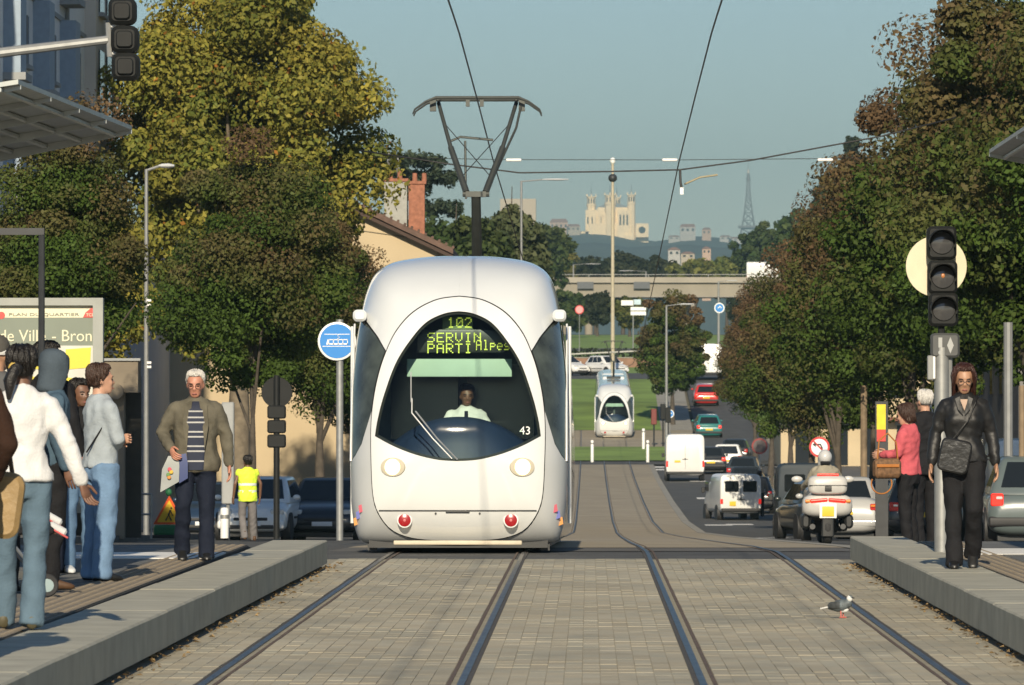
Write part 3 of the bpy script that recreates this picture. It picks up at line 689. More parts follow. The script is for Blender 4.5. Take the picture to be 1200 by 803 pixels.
# trees and hedges seen under the flyover
for i, (px, Y, py, rx, rz_, cf, lab) in enumerate([(665, 690, 365, 2.6, 2.8, GREEN, 'low green tree under the flyover at left'), (700, 720, 360, 2.2, 2.4, DARK, 'dark bush under the flyover, left of the mast'), (738, 700, 365, 2.0, 2.2, OLIVE, 'olive bush under the flyover near the white direction boards'), (880, 700, 370, 3.0, 3.0, DARK, 'dark bush under the flyover at right')]):
    p = at(px, py, Y); hz = max(1.2, p.z - gz(Y))
    tree(lab, p.x, Y, gz(Y), hz * .6, hz, 'und%d' % i, 90 + i, (rx, rx, rz_), 45, 90, .7, .3, 'round', cf, .18, name='far_tree', group='trees around the far flyover')
def hedge(label, x0, x1, Y, h, d, seed, cf=DARK):
    r = np.random.default_rng(seed); n = int((x1 - x0) * 90); C = np.stack([r.uniform(x0, x1, n), Y + r.uniform(-d, d, n), gz(Y) + r.random(n) ** .7 * h], 1)
    o = link_mesh('hedge', leaf_mesh('hedge', C, .16, cf(C, r.random(n), None, r), seed), None, None, smooth=False); return tag(o, label, 'hedge', kind='thing')
hedge('long dark clipped hedge across the far lawn', ax(668, 500), ax(775, 500), 500, 1.1, .9, 3)
# ---------------------------------------------------------------- people
skin_m = {k: mat('skin_' + k, c, .5, var=.06, scale=20) for k, c in dict(fair=(.50, .28, .19), tan=(.38, .21, .13), dark=(.16, .08, .05), ruddy=(.48, .22, .15)).items()}
def cloth(name, c, rough=.85, bump=.25, var=.12): return mat('cloth_' + name, c, rough, var=var, scale=9, bump=bump, bscale=70, spec=.15)
lip_m = mat('lips', (.24, .08, .07), .5, var=0); eye_m = mat('eye_dark', (.02, .015, .012), .3, var=0)
def baked(mb, name, m, parent, voxel=.014, it=3, wr=0., wf=9., seed=0., extra=None):
    me = mb.mesh(name); t = bpy.data.objects.new('tmp', me); COL.objects.link(t)
    md = t.modifiers.new('r', 'REMESH'); md.mode = 'VOXEL'; md.voxel_size = voxel; md.use_smooth_shade = True
    sm = t.modifiers.new('s', 'SMOOTH'); sm.iterations = it; sm.factor = .5
    dg = bpy.context.evaluated_depsgraph_get(); out = bpy.data.meshes.new_from_object(t.evaluated_get(dg)); bpy.data.objects.remove(t); bpy.data.meshes.remove(me)
    out.name = name
    if wr:
        n = len(out.vertices); co = np.empty(n * 3, np.float32); out.vertices.foreach_get('co', co); co = co.reshape(-1, 3)
        no = np.empty(n * 3, np.float32); out.vertex_normals.foreach_get('vector', no); no = no.reshape(-1, 3)
        o_ = Vector((seed * 3.1, seed * 1.7, seed * .9))
        d = np.array([noise.noise(Vector((c[0] * wf * 1.3, c[1] * wf * 1.3, c[2] * wf * .8)) + o_) + .5 * noise.noise(Vector((c[0], c[1], c[2])) * wf * 2.3 + o_) for c in co.tolist()], np.float32)
        d2 = np.array([1 - 2.4 * abs(noise.noise(Vector((c[0] * wf * .9 + c[2] * wf * .5, c[1] * wf * .9, c[2] * wf * .75)) + o_ * 2)) for c in co.tolist()], np.float32)
        co += no * ((d * .6 + d2 * .8) * wr)[:, None]; out.vertices.foreach_set('co', co.reshape(-1)); out.update()
    if extra is not None:
        b = bmesh.new(); b.from_mesh(out); tm = extra.mesh('x'); b.from_mesh(tm); b.to_mesh(out); b.free(); bpy.data.meshes.remove(tm)
        b = bmesh.new(); b.from_mesh(out); bmesh.ops.recalc_face_normals(b, faces=b.faces); b.to_mesh(out); b.free()
    out.materials.clear()
    return link_mesh(name, out, m, parent, True, 180)
HEAD = [(0, .022, -.078, -.05), (.012, .038, -.092, -.03), (.03, .048, -.097, .005), (.055, .057, -.096, .045), (.08, .064, -.094, .072), (.11, .070, -.090, .09), (.14, .074, -.093, .098), (.17, .073, -.088, .099), (.195, .064, -.072, .088), (.215, .05, -.05, .07), (.23, .03, -.022, .045), (.236, .01, .0, .02)]
def head_r(z, k): return float(np.interp(z, [h[0] for h in HEAD], [h[k] for h in HEAD]))
def hand(mb, w, d, side, curl=.35, s=1., pn=None):
    """palm and five fingers from wrist w along d; pn = palm facing direction"""
    d = Vector(d).normalized(); pn = Vector(pn or (-side * .9, -.2, 0)); pn = (pn - d * pn.dot(d)).normalized(); sd = d.cross(pn)
    if sd.y > 0: sd = -sd      # thumb side points forward (-y)
    w = Vector(w); rings = []
    for t, hw, th in ((-.02, .024, .02), (.02, .032, .017), (.06, .041, .016), (.09, .040, .013), (.098, .034, .008)):
        c = w + d * t * s; rings.append([c + (sd * math.cos(a) * hw + pn * math.sin(a) * th) * s for a in np.linspace(0, 2 * math.pi, 12, endpoint=False)])
    mb.loft(rings)
    for k, (o, l) in enumerate(((.030, .072), (.010, .080), (-.010, .074), (-.029, .058))):
        p = w + (d * .088 + sd * o) * s; pts = [p]; dd = d.copy()
        for j, f in enumerate((.45, .32, .28)):
            dd = (dd + pn * curl * (.6 + .5 * j)).normalized(); pts.append(pts[-1] + dd * l * f * s)
        mb.tube(pts, [.0092 * s, .0088 * s, .008 * s, .0065 * s], 7, rnd=True)
    p = w + (d * .025 + sd * .026) * s; a = (d * .6 + sd * .75 + pn * .25).normalized(); b = (d * .95 + sd * .2 + pn * .3).normalized()
    mb.tube([p, p + a * .035 * s, p + a * .035 * s + b * .03 * s, p + a * .035 * s + b * .052 * s], [.013 * s, .011 * s, .0095 * s, .007 * s], 7, rnd=True)

def person(label, loc, rz, H=1.72, skin='fair', top=None, bottom=None, shoe=None, hairm=None, hair='short', fem=False, arms=None, legs=None, head=(0, 0), bulk=1., hem=.86, lean=(0, 0), sleeve=True, flare=1., group=None, face=True, seated=False, voxel=.014, topname='jacket', foot=(0, 0), neck_open=False, legw=1.):
    T = thing('person', label, 'person', loc, rz, group); s = H / 1.72
    S = lambda p: Vector((p[0] * s, p[1] * s, p[2] * s))
    sh = .155 if fem else .178
    A = dict(L=((sh + .09, .02, 1.15), (sh + .10, -.06, .90)), R=((-sh - .09, .02, 1.15), (-sh - .10, -.06, .90)))
    if arms: A.update(arms)
    G = dict(L=((.095, -.01, .50), (.10, .03, .085)), R=((-.095, -.01, .50), (-.10, .03, .085)))
    if legs: G.update(legs)
    def ln(p): f = max(0, (p[2] - .95) / .6); return (p[0] + lean[0] * f, p[1] + lean[1] * f, p[2])
    shl = {'L': ln((sh, .0, 1.385)), 'R': ln((-sh, .0, 1.385))}
    hip = {'L': (.088, 0, .92), 'R': (-.088, 0, .92)}
    def torso(mb, g, z0=.86, flare=1., top_=True):
        sec = [(.80, .160, .112, .005), (.90, .172, .122, .005), (1.0, .160, .112, 0), (1.10, .132 if fem else .155, .095 if fem else .10, 0), (1.25, .162 if fem else .178, .112, -.006), (1.36, .165 if fem else .186, .105, .0), (1.425, .125, .08, .005), (1.465, .075, .065, .01)]
        sec = [q for q in sec if q[0] >= z0 - .04]; rings = []
        for i, (z, a, b, cy) in enumerate(sec):
            f = flare if z < 1.0 else 1.; c = ln((0, cy, z))
            rings.append([S((c[0] + (a * bulk * f + g) * math.cos(t), c[1] + (b * bulk * f + g) * math.sin(t), z)) for t in np.linspace(0, 2 * math.pi, 20, endpoint=False)])
        mb.loft(rings)
        if fem and top_:
            for k in (-1, 1): c = ln((k * .07, -.085, 1.25)); mb.ell(S(c), (.06 * s, .05 * s, .06 * s), 10, 6)
    # --- body: head, neck, hands and the whole figure under the clothes, one surface
    B = MB(); torso(B, -.016, top_=False)
    hm = Matrix.Translation(S(ln((0, .0, 1.485)))) @ Matrix.Rotation(R(head[0]), 4, 'Z') @ Matrix.Rotation(R(head[1]), 4, 'X') @ Matrix.Scale(s, 4)
    rings = []
    for z, hw, f, b in HEAD: rings.append([hm @ Vector((hw * math.cos(t), (f + b) / 2 + (b - f) / 2 * math.sin(t), z)) for t in np.linspace(0, 2 * math.pi, 20, endpoint=False)])
    B.loft(rings); B.tube([S(ln((0, .015, 1.42))), S(ln((0, .012, 1.49))), hm @ Vector((0, .01, .06))], [.062 * s, .052 * s, .052 * s], 12)
    B.tube([hm @ Vector((0, -.088, .125)), hm @ Vector((0, -.112, .088)), hm @ Vector((0, -.10, .074))], [.009 * s, .015 * s, .013 * s], 8, rnd=True)
    for k in (-1, 1):
        B.ell(hm @ Vector((k * .074, .012, .10)), (.012 * s, .02 * s, .032 * s), 8, 6)
        B.ell(hm @ Vector((k * .036, -.078, .088)), (.02 * s, .02 * s, .02 * s), 8, 5)
    B.ell(hm @ Vector((0, -.086, .045)), (.026 * s, .018 * s, .014 * s), 10, 5)
    B.ell(hm @ Vector((0, -.082, .138)), (.055 * s, .016 * s, .012 * s), 12, 5)
    X = MB()
    for k, sg in (('L', 1), ('R', -1)):
        e, w = A[k][0], A[k][1]; pn = A[k][2] if len(A[k]) > 2 else None; cu = A[k][3] if len(A[k]) > 3 else .3
        B.tube([S(shl[k]), S(e), S(w)], [.034 * s, .034 * s, .027 * s], 10, rnd=True)
        d = (S(w) - S(e)).normalized(); hand(X, S(w) + d * .012, d, sg, cu, s, pn)
        B.tube([S(hip[k]), S(G[k][0]), S(G[k][1])], [.075 * s, .048 * s, .034 * s], 10, rnd=True)
        an = Vector(G[k][1])
        if not shoe: B.tube([S(an), S(an + Vector((0, -.09, -.060)))], [.030 * s, .016 * s], 8, rnd=True)
    body = baked(B, 'body', skin_m[skin], T, voxel * .85, 2, extra=X)
    if face:
        e = MB()
        for k in (-1, 1): e.ell(hm @ Vector((k * .031, -.0885, .113)), (.014 * s, .008 * s, .0065 * s), 8, 5); 
        e.build('eyes', eye_m, T)
        br = MB()
        for k in (-1, 1): br.tube([hm @ Vector((k * .014, -.098, .133)), hm @ Vector((k * .034, -.096, .139)), hm @ Vector((k * .052, -.084, .134))], .0032 * s, 6)
        br.build('eyebrows', eye_m if hairm is None or hairm.name in ('hair_white',) else hairm, T)
        MB().ell(hm @ Vector((0, -.1025, .044)), (.023 * s, .006 * s, .007 * s), 10, 5).build('mouth', lip_m, T)
    # --- hair
    if hair:
        mb = MB(); rows = []; r = random.Random(hash(label) & 255); hd = {'short': (.185, .055, .014), 'crop': (.195, .075, .008), 'long': (.195, -.17, .032), 'bob': (.19, .0, .024), 'tied': (.19, .05, .016), 'hood': (.20, -.07, .035), 'cap': (.165, .12, .016), 'helmet': (.155, .0, .035)}[hair]
        N = 28
        def hp(u, t, ge):
            w_ = .5 - .5 * math.sin(t)      # 1 at front
            w_ = max(0, min(1, (w_ - .30) / .55)) if hair not in ('hood', 'helmet') else max(0, min(1, (w_ - .62) / .25))
            zb = hd[1] + (hd[0] - hd[1]) * w_; z = zb + (.236 - zb) * (1 - (1 - u) ** 1.5); zz = max(z, .085)
            hw, f, b = head_r(zz, 1), head_r(zz, 2), head_r(zz, 3); g = hd[2] * (1 - .3 * w_) * (1 if z < .22 else .9) * (.5 if hair in ('long', 'bob') and z > .15 else 1.) + ge + (.03 * max(0, .05 - z) if hair == 'long' else 0)
            return hm @ Vector(((hw + g) * math.cos(t), (f + b) / 2 + ((b - f) / 2 + g) * math.sin(t), z + (g * .9 if z > .17 else 0)))
        for i in range(11): rows.append([hp(i / 10, 2 * math.pi * j / N, r.uniform(-.003, .003)) for j in range(N)])
        if hair in ('short', 'crop', 'long', 'bob', 'tied'):
            for j in range(230):
                t = r.uniform(0, 6.283); u1 = r.uniform(.55, 1.0); u0 = r.uniform(-.05, .35); sw = r.uniform(-.25, .25); ge = r.uniform(-.001, .006)
                mb.tube([hp(u1 + (u0 - u1) * k / 4, t + sw * k / 4, ge + .003 * math.sin(k * 2 + j)) for k in range(5)], [.003 * s, .0062 * s, .006 * s, .005 * s, .002 * s], 4)
        # inner return so the hair has thickness
        inner = [hm @ ((hm.inverted() @ p) * 1) for p in rows[0]]; c0 = sum((Vector(p) for p in rows[0]), Vector()) / N
        inner = [Vector(p).lerp(Vector((c0.x, c0.y, p.z)), .16) + Vector((0, 0, .012 * s)) for p in rows[0]]
        mb.grid([inner] + rows, closed=True); mb.add(rows[-1], [tuple(range(N))])
        if hair == 'tied':
            mb.ell(hm @ Vector((0, .115, .10)), (.045 * s, .045 * s, .045 * s), 12, 8); mb.tube([hm @ Vector((0, .13, .10)), hm @ Vector((.02, .165, .02)), hm @ Vector((.03, .15, -.08))], [.035 * s, .04 * s, .015 * s], 10, rnd=True)
        if hair == 'cap': mb.rbox(hm @ Vector((0, -.135, .158)), (.15 * s, .10 * s, .016 * s), .007, 'x')
        if hair == 'helmet':
            mb = MB().ell(hm @ Vector((0, .005, .125)), (.128 * s, .15 * s, .14 * s), 20, 12); MB().rbox(hm @ Vector((0, .10, .02)), (.17 * s, .1 * s, .06 * s), .02, 'x').build('collar', blackc, T)
        ho = mb.build({'hood': 'hood', 'cap': 'cap', 'helmet': 'helmet'}.get(hair, 'hair'), hairm or eye_m, T, angle=180)
    # --- clothes
    if top:
        mb = MB(); torso(mb, .012, hem, flare)
        for k, sg in (('L', 1), ('R', -1)):
            e, w = Vector(S(A[k][0])), Vector(S(A[k][1]))
            if sleeve: mb.tube([S(shl[k]) + Vector((-sg * .03 * s, 0, .0)), S(shl[k]) + Vector((0, 0, -.01)), S(shl[k]).lerp(e, .5), e, e.lerp(w, .5), w], [q * s * (bulk ** .5) for q in (.056, .062, .060, .053, .049, .043)], 14, rnd=True)
            else: mb.tube([S(shl[k]), S(shl[k]).lerp(e, .12)], [.066 * s, .062 * s], 12, rnd=True)
        mb.tube([S(ln((0, .015, 1.44))), S(ln((0, .012, 1.485)))], [.075 * s, .066 * s], 14)
        baked(mb, topname, top, T, voxel, 3, .010, 11, seed=H * 7)
    if bottom:
        mb = MB(); rings = []
        for z, a, b in ((.80, .165, .118), (.90, .172, .122), (1.0, .155, .108), (1.04, .148, .10)):
            rings.append([S((a * bulk * math.cos(t), b * bulk * math.sin(t), z)) for t in np.linspace(0, 2 * math.pi, 20, endpoint=False)])
        mb.loft(rings)
        for k in 'LR':
            kn, an = S(G[k][0]), S(G[k][1]); h_ = S(hip[k]); lo = an + (an - kn).normalized() * .062 * s
            mb.tube([h_, h_.lerp(kn, .4), kn, kn.lerp(an, .5), lo], [q * s * legw for q in (.098 * bulk, .09, .071, .068, .066 * flare)], 14)
        baked(mb, 'trousers', bottom, T, voxel, 3, .010, 9, seed=H * 3)
    if shoe:
        for k, ft in (('L', foot[0]), ('R', foot[1])):
            an = Vector(G[k][1]); mb = MB(); rings = []; pit = Matrix.Rotation(R(ft), 4, 'X')
            for y, hw, h0, h1 in ((.075, .022, -.075, -.01), (.06, .034, -.083, .02), (.02, .038, -.083, .035), (-.05, .042, -.083, -.005), (-.11, .046, -.083, -.025), (-.155, .040, -.083, -.038), (-.18, .022, -.076, -.05)):
                rings.append([S(an + (pit @ Vector((hw * math.cos(t), y, (h0 + h1) / 2 + (h1 - h0) / 2 * math.copysign(abs(math.sin(t)) ** .6, math.sin(t)))))) for t in np.linspace(0, 2 * math.pi, 14, endpoint=False)])
            mb.loft(rings); mb.tube([S(an + Vector((0, .005, .09))), S(an + Vector((0, .0, .0))), S(an + Vector((0, -.015, -.03)))], [.043 * s, .041 * s, .04 * s], 10); mb.build('shoe', shoe, T, angle=70)
    return T, hm, S
ZP = .272
jeans = cloth('jeans', (.10, .17, .27), .9); jeans2 = cloth('jeans_pale', (.15, .24, .37), .9); blackc = cloth('black', (.014, .014, .016), .8); navy = cloth('navy', (.012, .016, .030), .8)
leather = mat('black_leather', (.013, .013, .014), .5, var=.15, scale=12, bump=.35, bscale=14, spec=.4); shoe_b = mat('shoe_black', (.012, .012, .012), .4, var=.1); shoe_w = mat('shoe_white', (.55, .56, .56), .6); shoe_br = mat('shoe_brown', (.09, .045, .02), .6)
hair_k = mat('hair_black', (.010, .008, .007), .45, var=.3, scale=40, bump=.4, bscale=90); hair_b = mat('hair_brown', (.045, .022, .014), .5, var=.3, scale=40, bump=.4, bscale=90); hair_r = mat('hair_auburn', (.040, .014, .010), .4, var=.3, scale=40, bump=.4, bscale=90); hair_w = mat('hair_white', (.55, .53, .50), .6, var=.1, scale=40, bump=.4, bscale=90)
def ppos(px, py, z=ZP):      # spot on a level surface of height z seen at that pixel
    Y = (1.5 - z) * F / (py - VY); return Vector((ax(px, Y), Y, z))

# woman in black leather on the right platform, walking to the camera
p = ppos(1129, 666); T, hm, S = person('woman in black leather jacket walking on the right platform edge', p, R(-3), 1.63, 'tan', leather, blackc, shoe_b, hair_r, 'long', True, legs=dict(L=((.085, -.10, .50), (.075, .12, .16)), R=((-.09, -.03, .49), (-.085, -.10, .085))), head=(4, 14), flare=1.12, hem=.92, foot=(38, 0), topname='leather_jacket',
    arms=dict(L=((.235, .05, 1.14), (.265, .0, .90)), R=((-.235, .05, 1.14), (-.27, -.03, .89))))
MB().prism([S((-.035, -.118, 1.425)), S((.035, -.118, 1.425)), S((.004, -.136, 1.33))], (0, -.006, 0)).build('neckline', cloth('cream_top', (.45, .33, .26)), T, smooth=False)
for sg in (-1, 1): MB().prism([S(q) for q in ((sg * .035, -.11, 1.45), (sg * .075, -.115, 1.43), (sg * .05, -.142, 1.34), (sg * .006, -.148, 1.29))], (0, -.008, 0)).build('lapel', leather, T, smooth=False)
gl_ = MB()
for k in (-1, 1): gl_.tube([hm @ Vector((k * .033 + .026 * math.cos(a), -.108, .112 + .02 * math.sin(a))) for a in np.linspace(0, 6.28, 13)], .0022, 5)
gl_.tube([hm @ Vector((-.008, -.11, .114)), hm @ Vector((.008, -.11, .114))], .002, 5); gl_.build('glasses', dark_metal, T)
B_ = thing('shoulder_bag', 'black leather shoulder bag hanging at the walking woman\'s hip', 'bag', p, R(-3))
MB().rbox((-.075, -.165, .90), (.25, .07, .27), .05, 'y', ry=R(12)).build('pouch', mat('bag_leather', (.016, .016, .017), .28, var=.1, bump=.4, bscale=15), B_)
MB().tube([(-.10, -.16, 1.02), (.03, -.165, 1.18), (.09, -.13, 1.32), (.12, -.02, 1.40), (.08, .12, 1.30), (-.1, .13, 1.05), (-.18, -.02, .98)], .011, 6, flat=.4).build('strap', leather, B_)
# old man on the left platform
p = ppos(229, 657)
tweed = cloth('tweed', (.115, .105, .080), .9, var=.25); stripe = mat('striped_polo', (.02, .026, .05), .8)
T, hm, S = person('white-haired man in grey tweed jacket carrying a plastic bag', p, R(4), 1.60, 'ruddy', tweed, navy, shoe_b, hair_w, 'crop', False, bulk=1.13, hem=.80, flare=1.1, head=(-6, 12), legs=dict(L=((.10, -.02, .50), (.10, .0, .085)), R=((-.11, -.10, .50), (-.12, .06, .13))), foot=(0, 22), topname='tweed_jacket',
    arms=dict(L=((.275, .03, 1.14), (.30, -.04, .88)), R=((-.30, .02, 1.16), (-.23, -.16, 1.02), (.6, .3, 0), .7)))
mb = MB(); rings = []
for z, a, b, cy in ((.82, .07, .014, -.148), (.95, .078, .014, -.156), (1.10, .085, .014, -.152), (1.25, .088, .014, -.157), (1.36, .072, .014, -.142), (1.44, .04, .012, -.10)):
    rings.append([S((a * math.cos(t), cy + b * math.sin(t), z)) for t in np.linspace(0, 2 * math.pi, 16, endpoint=False)])
po = MB().loft(rings).build('polo_shirt', stripe, T, angle=80)
for k, z in enumerate((.90, .99, 1.035, 1.12, 1.165, 1.25, 1.295, 1.35)):
    hw = float(np.interp(z, [.82, 1.1, 1.25, 1.36], [.07, .085, .088, .072])) + .001; cy = float(np.interp(z, [.82, .95, 1.10, 1.25, 1.36], [-.148, -.156, -.152, -.157, -.142]))
    MB().loft([[S((hw * math.cos(t), cy + .0165 * math.sin(t), zz)) for t in np.linspace(0, 2 * math.pi, 16, endpoint=False)] for zz in (z - .007, z + .007)]).build('polo_stripe', cloth('stripe', (.42, .42, .42)), po)
for sg in (-1, 1): MB().prism([S(q) for q in ((sg * .03, -.125, 1.45), (sg * .10, -.14, 1.42), (sg * .115, -.165, 1.22), (sg * .08, -.172, 1.0), (sg * .07, -.165, 1.15))], (0, -.008, 0)).build('lapel', tweed, T, smooth=False)
gl_ = MB()
for k in (-1, 1): gl_.tube([hm @ Vector((k * .033 + .025 * math.cos(a), -.108, .112 + .018 * math.sin(a))) for a in np.linspace(0, 6.28, 13)], .0022, 5)
gl_.build('glasses', dark_metal, T)
bagT = thing('plastic_bag', 'white and blue plastic bag held by the white-haired man', 'bag', p + V3(-.05, -.02, .10), R(4)); bagT.scale = (.8, .8, .8)
MB().loft([[S(q) for q in r] for r in ([(-.33, -.22, .64), (-.12, -.24, .76), (-.12, -.20, .76), (-.33, -.18, .64)], [(-.31, -.24, .90), (-.115, -.25, .95), (-.115, -.19, .95), (-.31, -.18, .90)], [(-.24, -.235, 1.05), (-.13, -.24, 1.05), (-.13, -.2, 1.05), (-.24, -.19, 1.05)])]).build('bag_front', mat('bag_white', (.30, .32, .32), .5, var=.08), bagT, angle=50)
MB().loft([[S(q) for q in r] for r in ([(-.118, -.235, .74), (-.02, -.24, .80), (-.02, -.2, .80), (-.118, -.19, .74)], [(-.113, -.245, .95), (-.02, -.245, .97), (-.02, -.2, .97), (-.113, -.19, .95)], [(-.128, -.24, 1.06), (-.04, -.235, 1.08), (-.04, -.2, 1.08), (-.128, -.2, 1.06)])]).build('bag_side', mat('bag_blue', (.03, .05, .16), .5, var=.08), bagT, angle=50)
for k, c in enumerate(((.55, .08, .12), (.60, .40, .05), (.12, .25, .08), (.6, .25, .05))):
    q = S((-.225 + .02 * math.sin(k * 2), -.262, .90 - .03 * k)); MB().lathe([(.022, 0), (.016, .004)], q, 9, ROTX).build('flower_print', mat('print_%d' % k, c, .6, var=.2), bagT)
# woman in white jacket, seen from behind
p = ppos(25, 738); wj = cloth('white_jacket', (.62, .62, .62), .7, var=.05)
T, hm, S = person('woman in white jacket and jeans seen from behind at the left edge', p, R(186), 1.62, 'dark', wj, cloth('jeans_grey', (.095, .145, .19), .9), mat('shoe_olive', (.07, .06, .03), .6), hair_k, 'tied', True, hem=.86, flare=1.15, head=(-20, 0), arms=dict(R=((-.27, .03, 1.14), (-.36, .0, .90), (0, .4, .9), .5), L=((.24, -.02, 1.16), (.26, -.12, .95))), legs=dict(L=((.10, -.06, .5), (.11, -.12, .09)), R=((-.085, .02, .5), (-.06, .10, .09))), legw=.98, bulk=.95, topname='white_jacket')
MB().lathe([(.03, -.012), (.036, 0), (.03, .012)], hm @ Vector((0, .135, .10)), 12, ROTX).build('hair_tie', mat('tie_yellow', (.55, .38, .08), .5), T)
# person cut by the left frame edge
p = ppos(-46, 772); person('person in dark brown coat cut off by the left frame edge', p, R(200), 1.66, 'dark', cloth('brown_coat', (.035, .018, .012), .9), jeans2, mat('shoe_grey', (.2, .22, .24), .6), hair_k, 'tied', True, hem=.9, arms=dict(R=((-.235, .05, 1.12), (-.20, -.10, .95))), legw=1.1)
p2_ = ppos(-2, 770); hb = thing('handbag', 'tan leather handbag hanging at the left frame edge', 'bag', p2_)
MB().rbox((0, .1, .77), (.22, .12, .34), .07, 'y', ry=R(8)).build('pouch', mat('bag_tan', (.30, .20, .085), .55, var=.2, bump=.5, bscale=12), hb); MB().tube([(-.07, .1, .9), (-.09, .1, 1.2), (-.06, .1, 1.35), (.02, .1, 1.2), (.06, .1, .92)], .012, 6).build('strap', mat('bag_strap', (.08, .045, .02), .6), hb)
# hooded person, dark-haired man behind, two youngsters, capped person
p = ppos(60, 691); hoodc = cloth('hood_blue', (.065, .085, .105), .9)
person('person in blue-grey hooded sweatshirt beside the pushchair', p, R(105), 1.66, 'dark', cloth('sweat_blue', (.06, .10, .14), .9), blackc, shoe_br, hoodc, 'hood', False, head=(20, 12), bulk=1.05, topname='sweatshirt')
p = ppos(56, 672); person('tall man with black hair behind the hooded person', p, R(140), 1.79, 'ruddy', blackc, navy, shoe_b, hair_k, 'short', False, head=(-30, 0), topname='sweater')
p = ppos(92, 672); person('young woman in black sweater with white shoes, hair tied back', p, R(20), 1.50, 'dark', blackc, jeans, shoe_w, hair_k, 'tied', True, head=(18, 6), topname='sweater')
p = ppos(117, 681); sweat = cloth('sweat_grey', (.33, .37, .40), .9, var=.08)
person('teenager in pale grey sweatshirt and jeans with folded arms', p, R(118), 1.60, 'fair', sweat, jeans2, shoe_b, hair_b, 'short', False, head=(-8, 0), arms=dict(L=((.225, -.07, 1.13), (-.05, -.15, 1.13)), R=((-.225, -.06, 1.12), (.05, -.16, 1.08))), legw=1.2, topname='sweatshirt')
MB().tube([p + V3(-.09, -.14, .95), p + V3(.02, -.15, 1.12), p + V3(.10, -.10, 1.3)], .016, 6, flat=.4).build('bag_strap', blackc).parent = None
o = bpy.data.objects['bag_strap']; tag(o, 'black bag strap across the back of the teenager in grey', 'strap')
p = ppos(-4, 694); T, hm, S = person('person with grey cap and white headband at the left frame edge', p, R(160), 1.77, 'tan', cloth('grey_top', (.1, .1, .1)), blackc, shoe_b, cloth('cap_grey', (.09, .085, .075)), 'cap', False, topname='jacket')
MB().lathe([(.094, -.016), (.1, 0), (.092, .018)], hm @ Vector((0, .005, .125)), 20).build('headband', cloth('band_white', (.6, .6, .58)), T)
# worker in yellow vest on the left road
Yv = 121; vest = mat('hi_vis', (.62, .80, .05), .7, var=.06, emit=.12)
T, hm, S = person('worker in yellow high-visibility vest on the left road', (ax(290, Yv), Yv, gz(Yv) - .06), R(200), 1.74, 'dark', vest, cloth('work_grey', (.17, .16, .16)), shoe_br, hair_k, 'short', False, sleeve=False, bulk=1.08, hem=.84, head=(20, 0), legs=dict(L=((.10, -.05, .5), (.10, .10, .12)), R=((-.11, -.02, .5), (-.16, -.10, .09))), topname='vest')
for z in (1.0, 1.14):
    MB().loft([[S(((.188 if z > 1.1 else .187) * math.cos(t), .135 * math.sin(t), zz)) for t in np.linspace(0, 2 * math.pi, 24, endpoint=False)] for zz in (z - .025, z + .025)], caps=False).build('reflective_band', mat('reflective', (.72, .74, .72), .3, var=0), T)
# couple by the right platform end
pk = cloth('pink_jacket', (.50, .10, .12), .9, var=.15); Yp = 64.6
person('woman in pink jacket standing behind the right platform end', (ax(1064, Yp), Yp, .0), R(-112), 1.62, 'fair', pk, blackc, shoe_b, hair_b, 'bob', True, head=(0, 16), bulk=1.08, hem=.86, arms=dict(L=((.20, -.06, 1.14), (.14, -.26, 1.13)), R=((-.2, -.05, 1.14), (-.10, -.27, 1.14))), topname='pink_jacket')
Yp = 67.5; person('white-haired man in black coat behind the woman in pink', (ax(1083, Yp), Yp, -.02), R(-150), 1.80, 'fair', blackc, blackc, shoe_b, hair_w, 'crop', False, bulk=1.1, hem=.80, flare=1.15, topname='coat')
hb2 = thing('handbag', 'brown straw handbag with orange handle held by woman in pink', 'bag', (ax(1039, 64.3), 64.3, 0), R(20))
MB().rbox((0, 0, .92), (.30, .14, .22), .06, 'x').build('pouch', mat('bag_straw', (.16, .085, .04), .7, var=.4, scale=30), hb2); MB().tube([(-.12, -.02, 1.0), (-.1, -.02, 1.22), (.0, -.02, 1.3), (.1, -.02, 1.2), (.12, -.02, 1.0)], .009, 6).build('strap', mat('strap_orange', (.38, .14, .03), .5), hb2)
MB().rbox((-.02, -.08, .95), (.26, .012, .035), .006, 'x').build('flap', mat('strap_orange', (.38, .14, .03), .5), hb2); MB().tube([(-.1 + .12 * math.cos(a), -.09, .76 + .11 * math.sin(a)) for a in np.linspace(-3.6, .4, 15)], .008, 6).build('strap', mat('strap_orange', (.38, .14, .03), .5), hb2)
# people far down the pavement
for px, py, Y, rz, cl, hc, l in ((922, 505, 198, 180, cloth('far_dark', (.035, .02, .018)), hair_k, 'man in dark shirt walking under the right trees'), (890, 548, 225, 180, cloth('far_grey', (.25, .2, .16)), hair_b, 'distant person in beige between the parked cars')):
    person(l, (ax(px, Y), Y, gz(Y)), R(rz), 1.72, 'fair', cl, blackc, shoe_b, hc, 'short', voxel=.022)
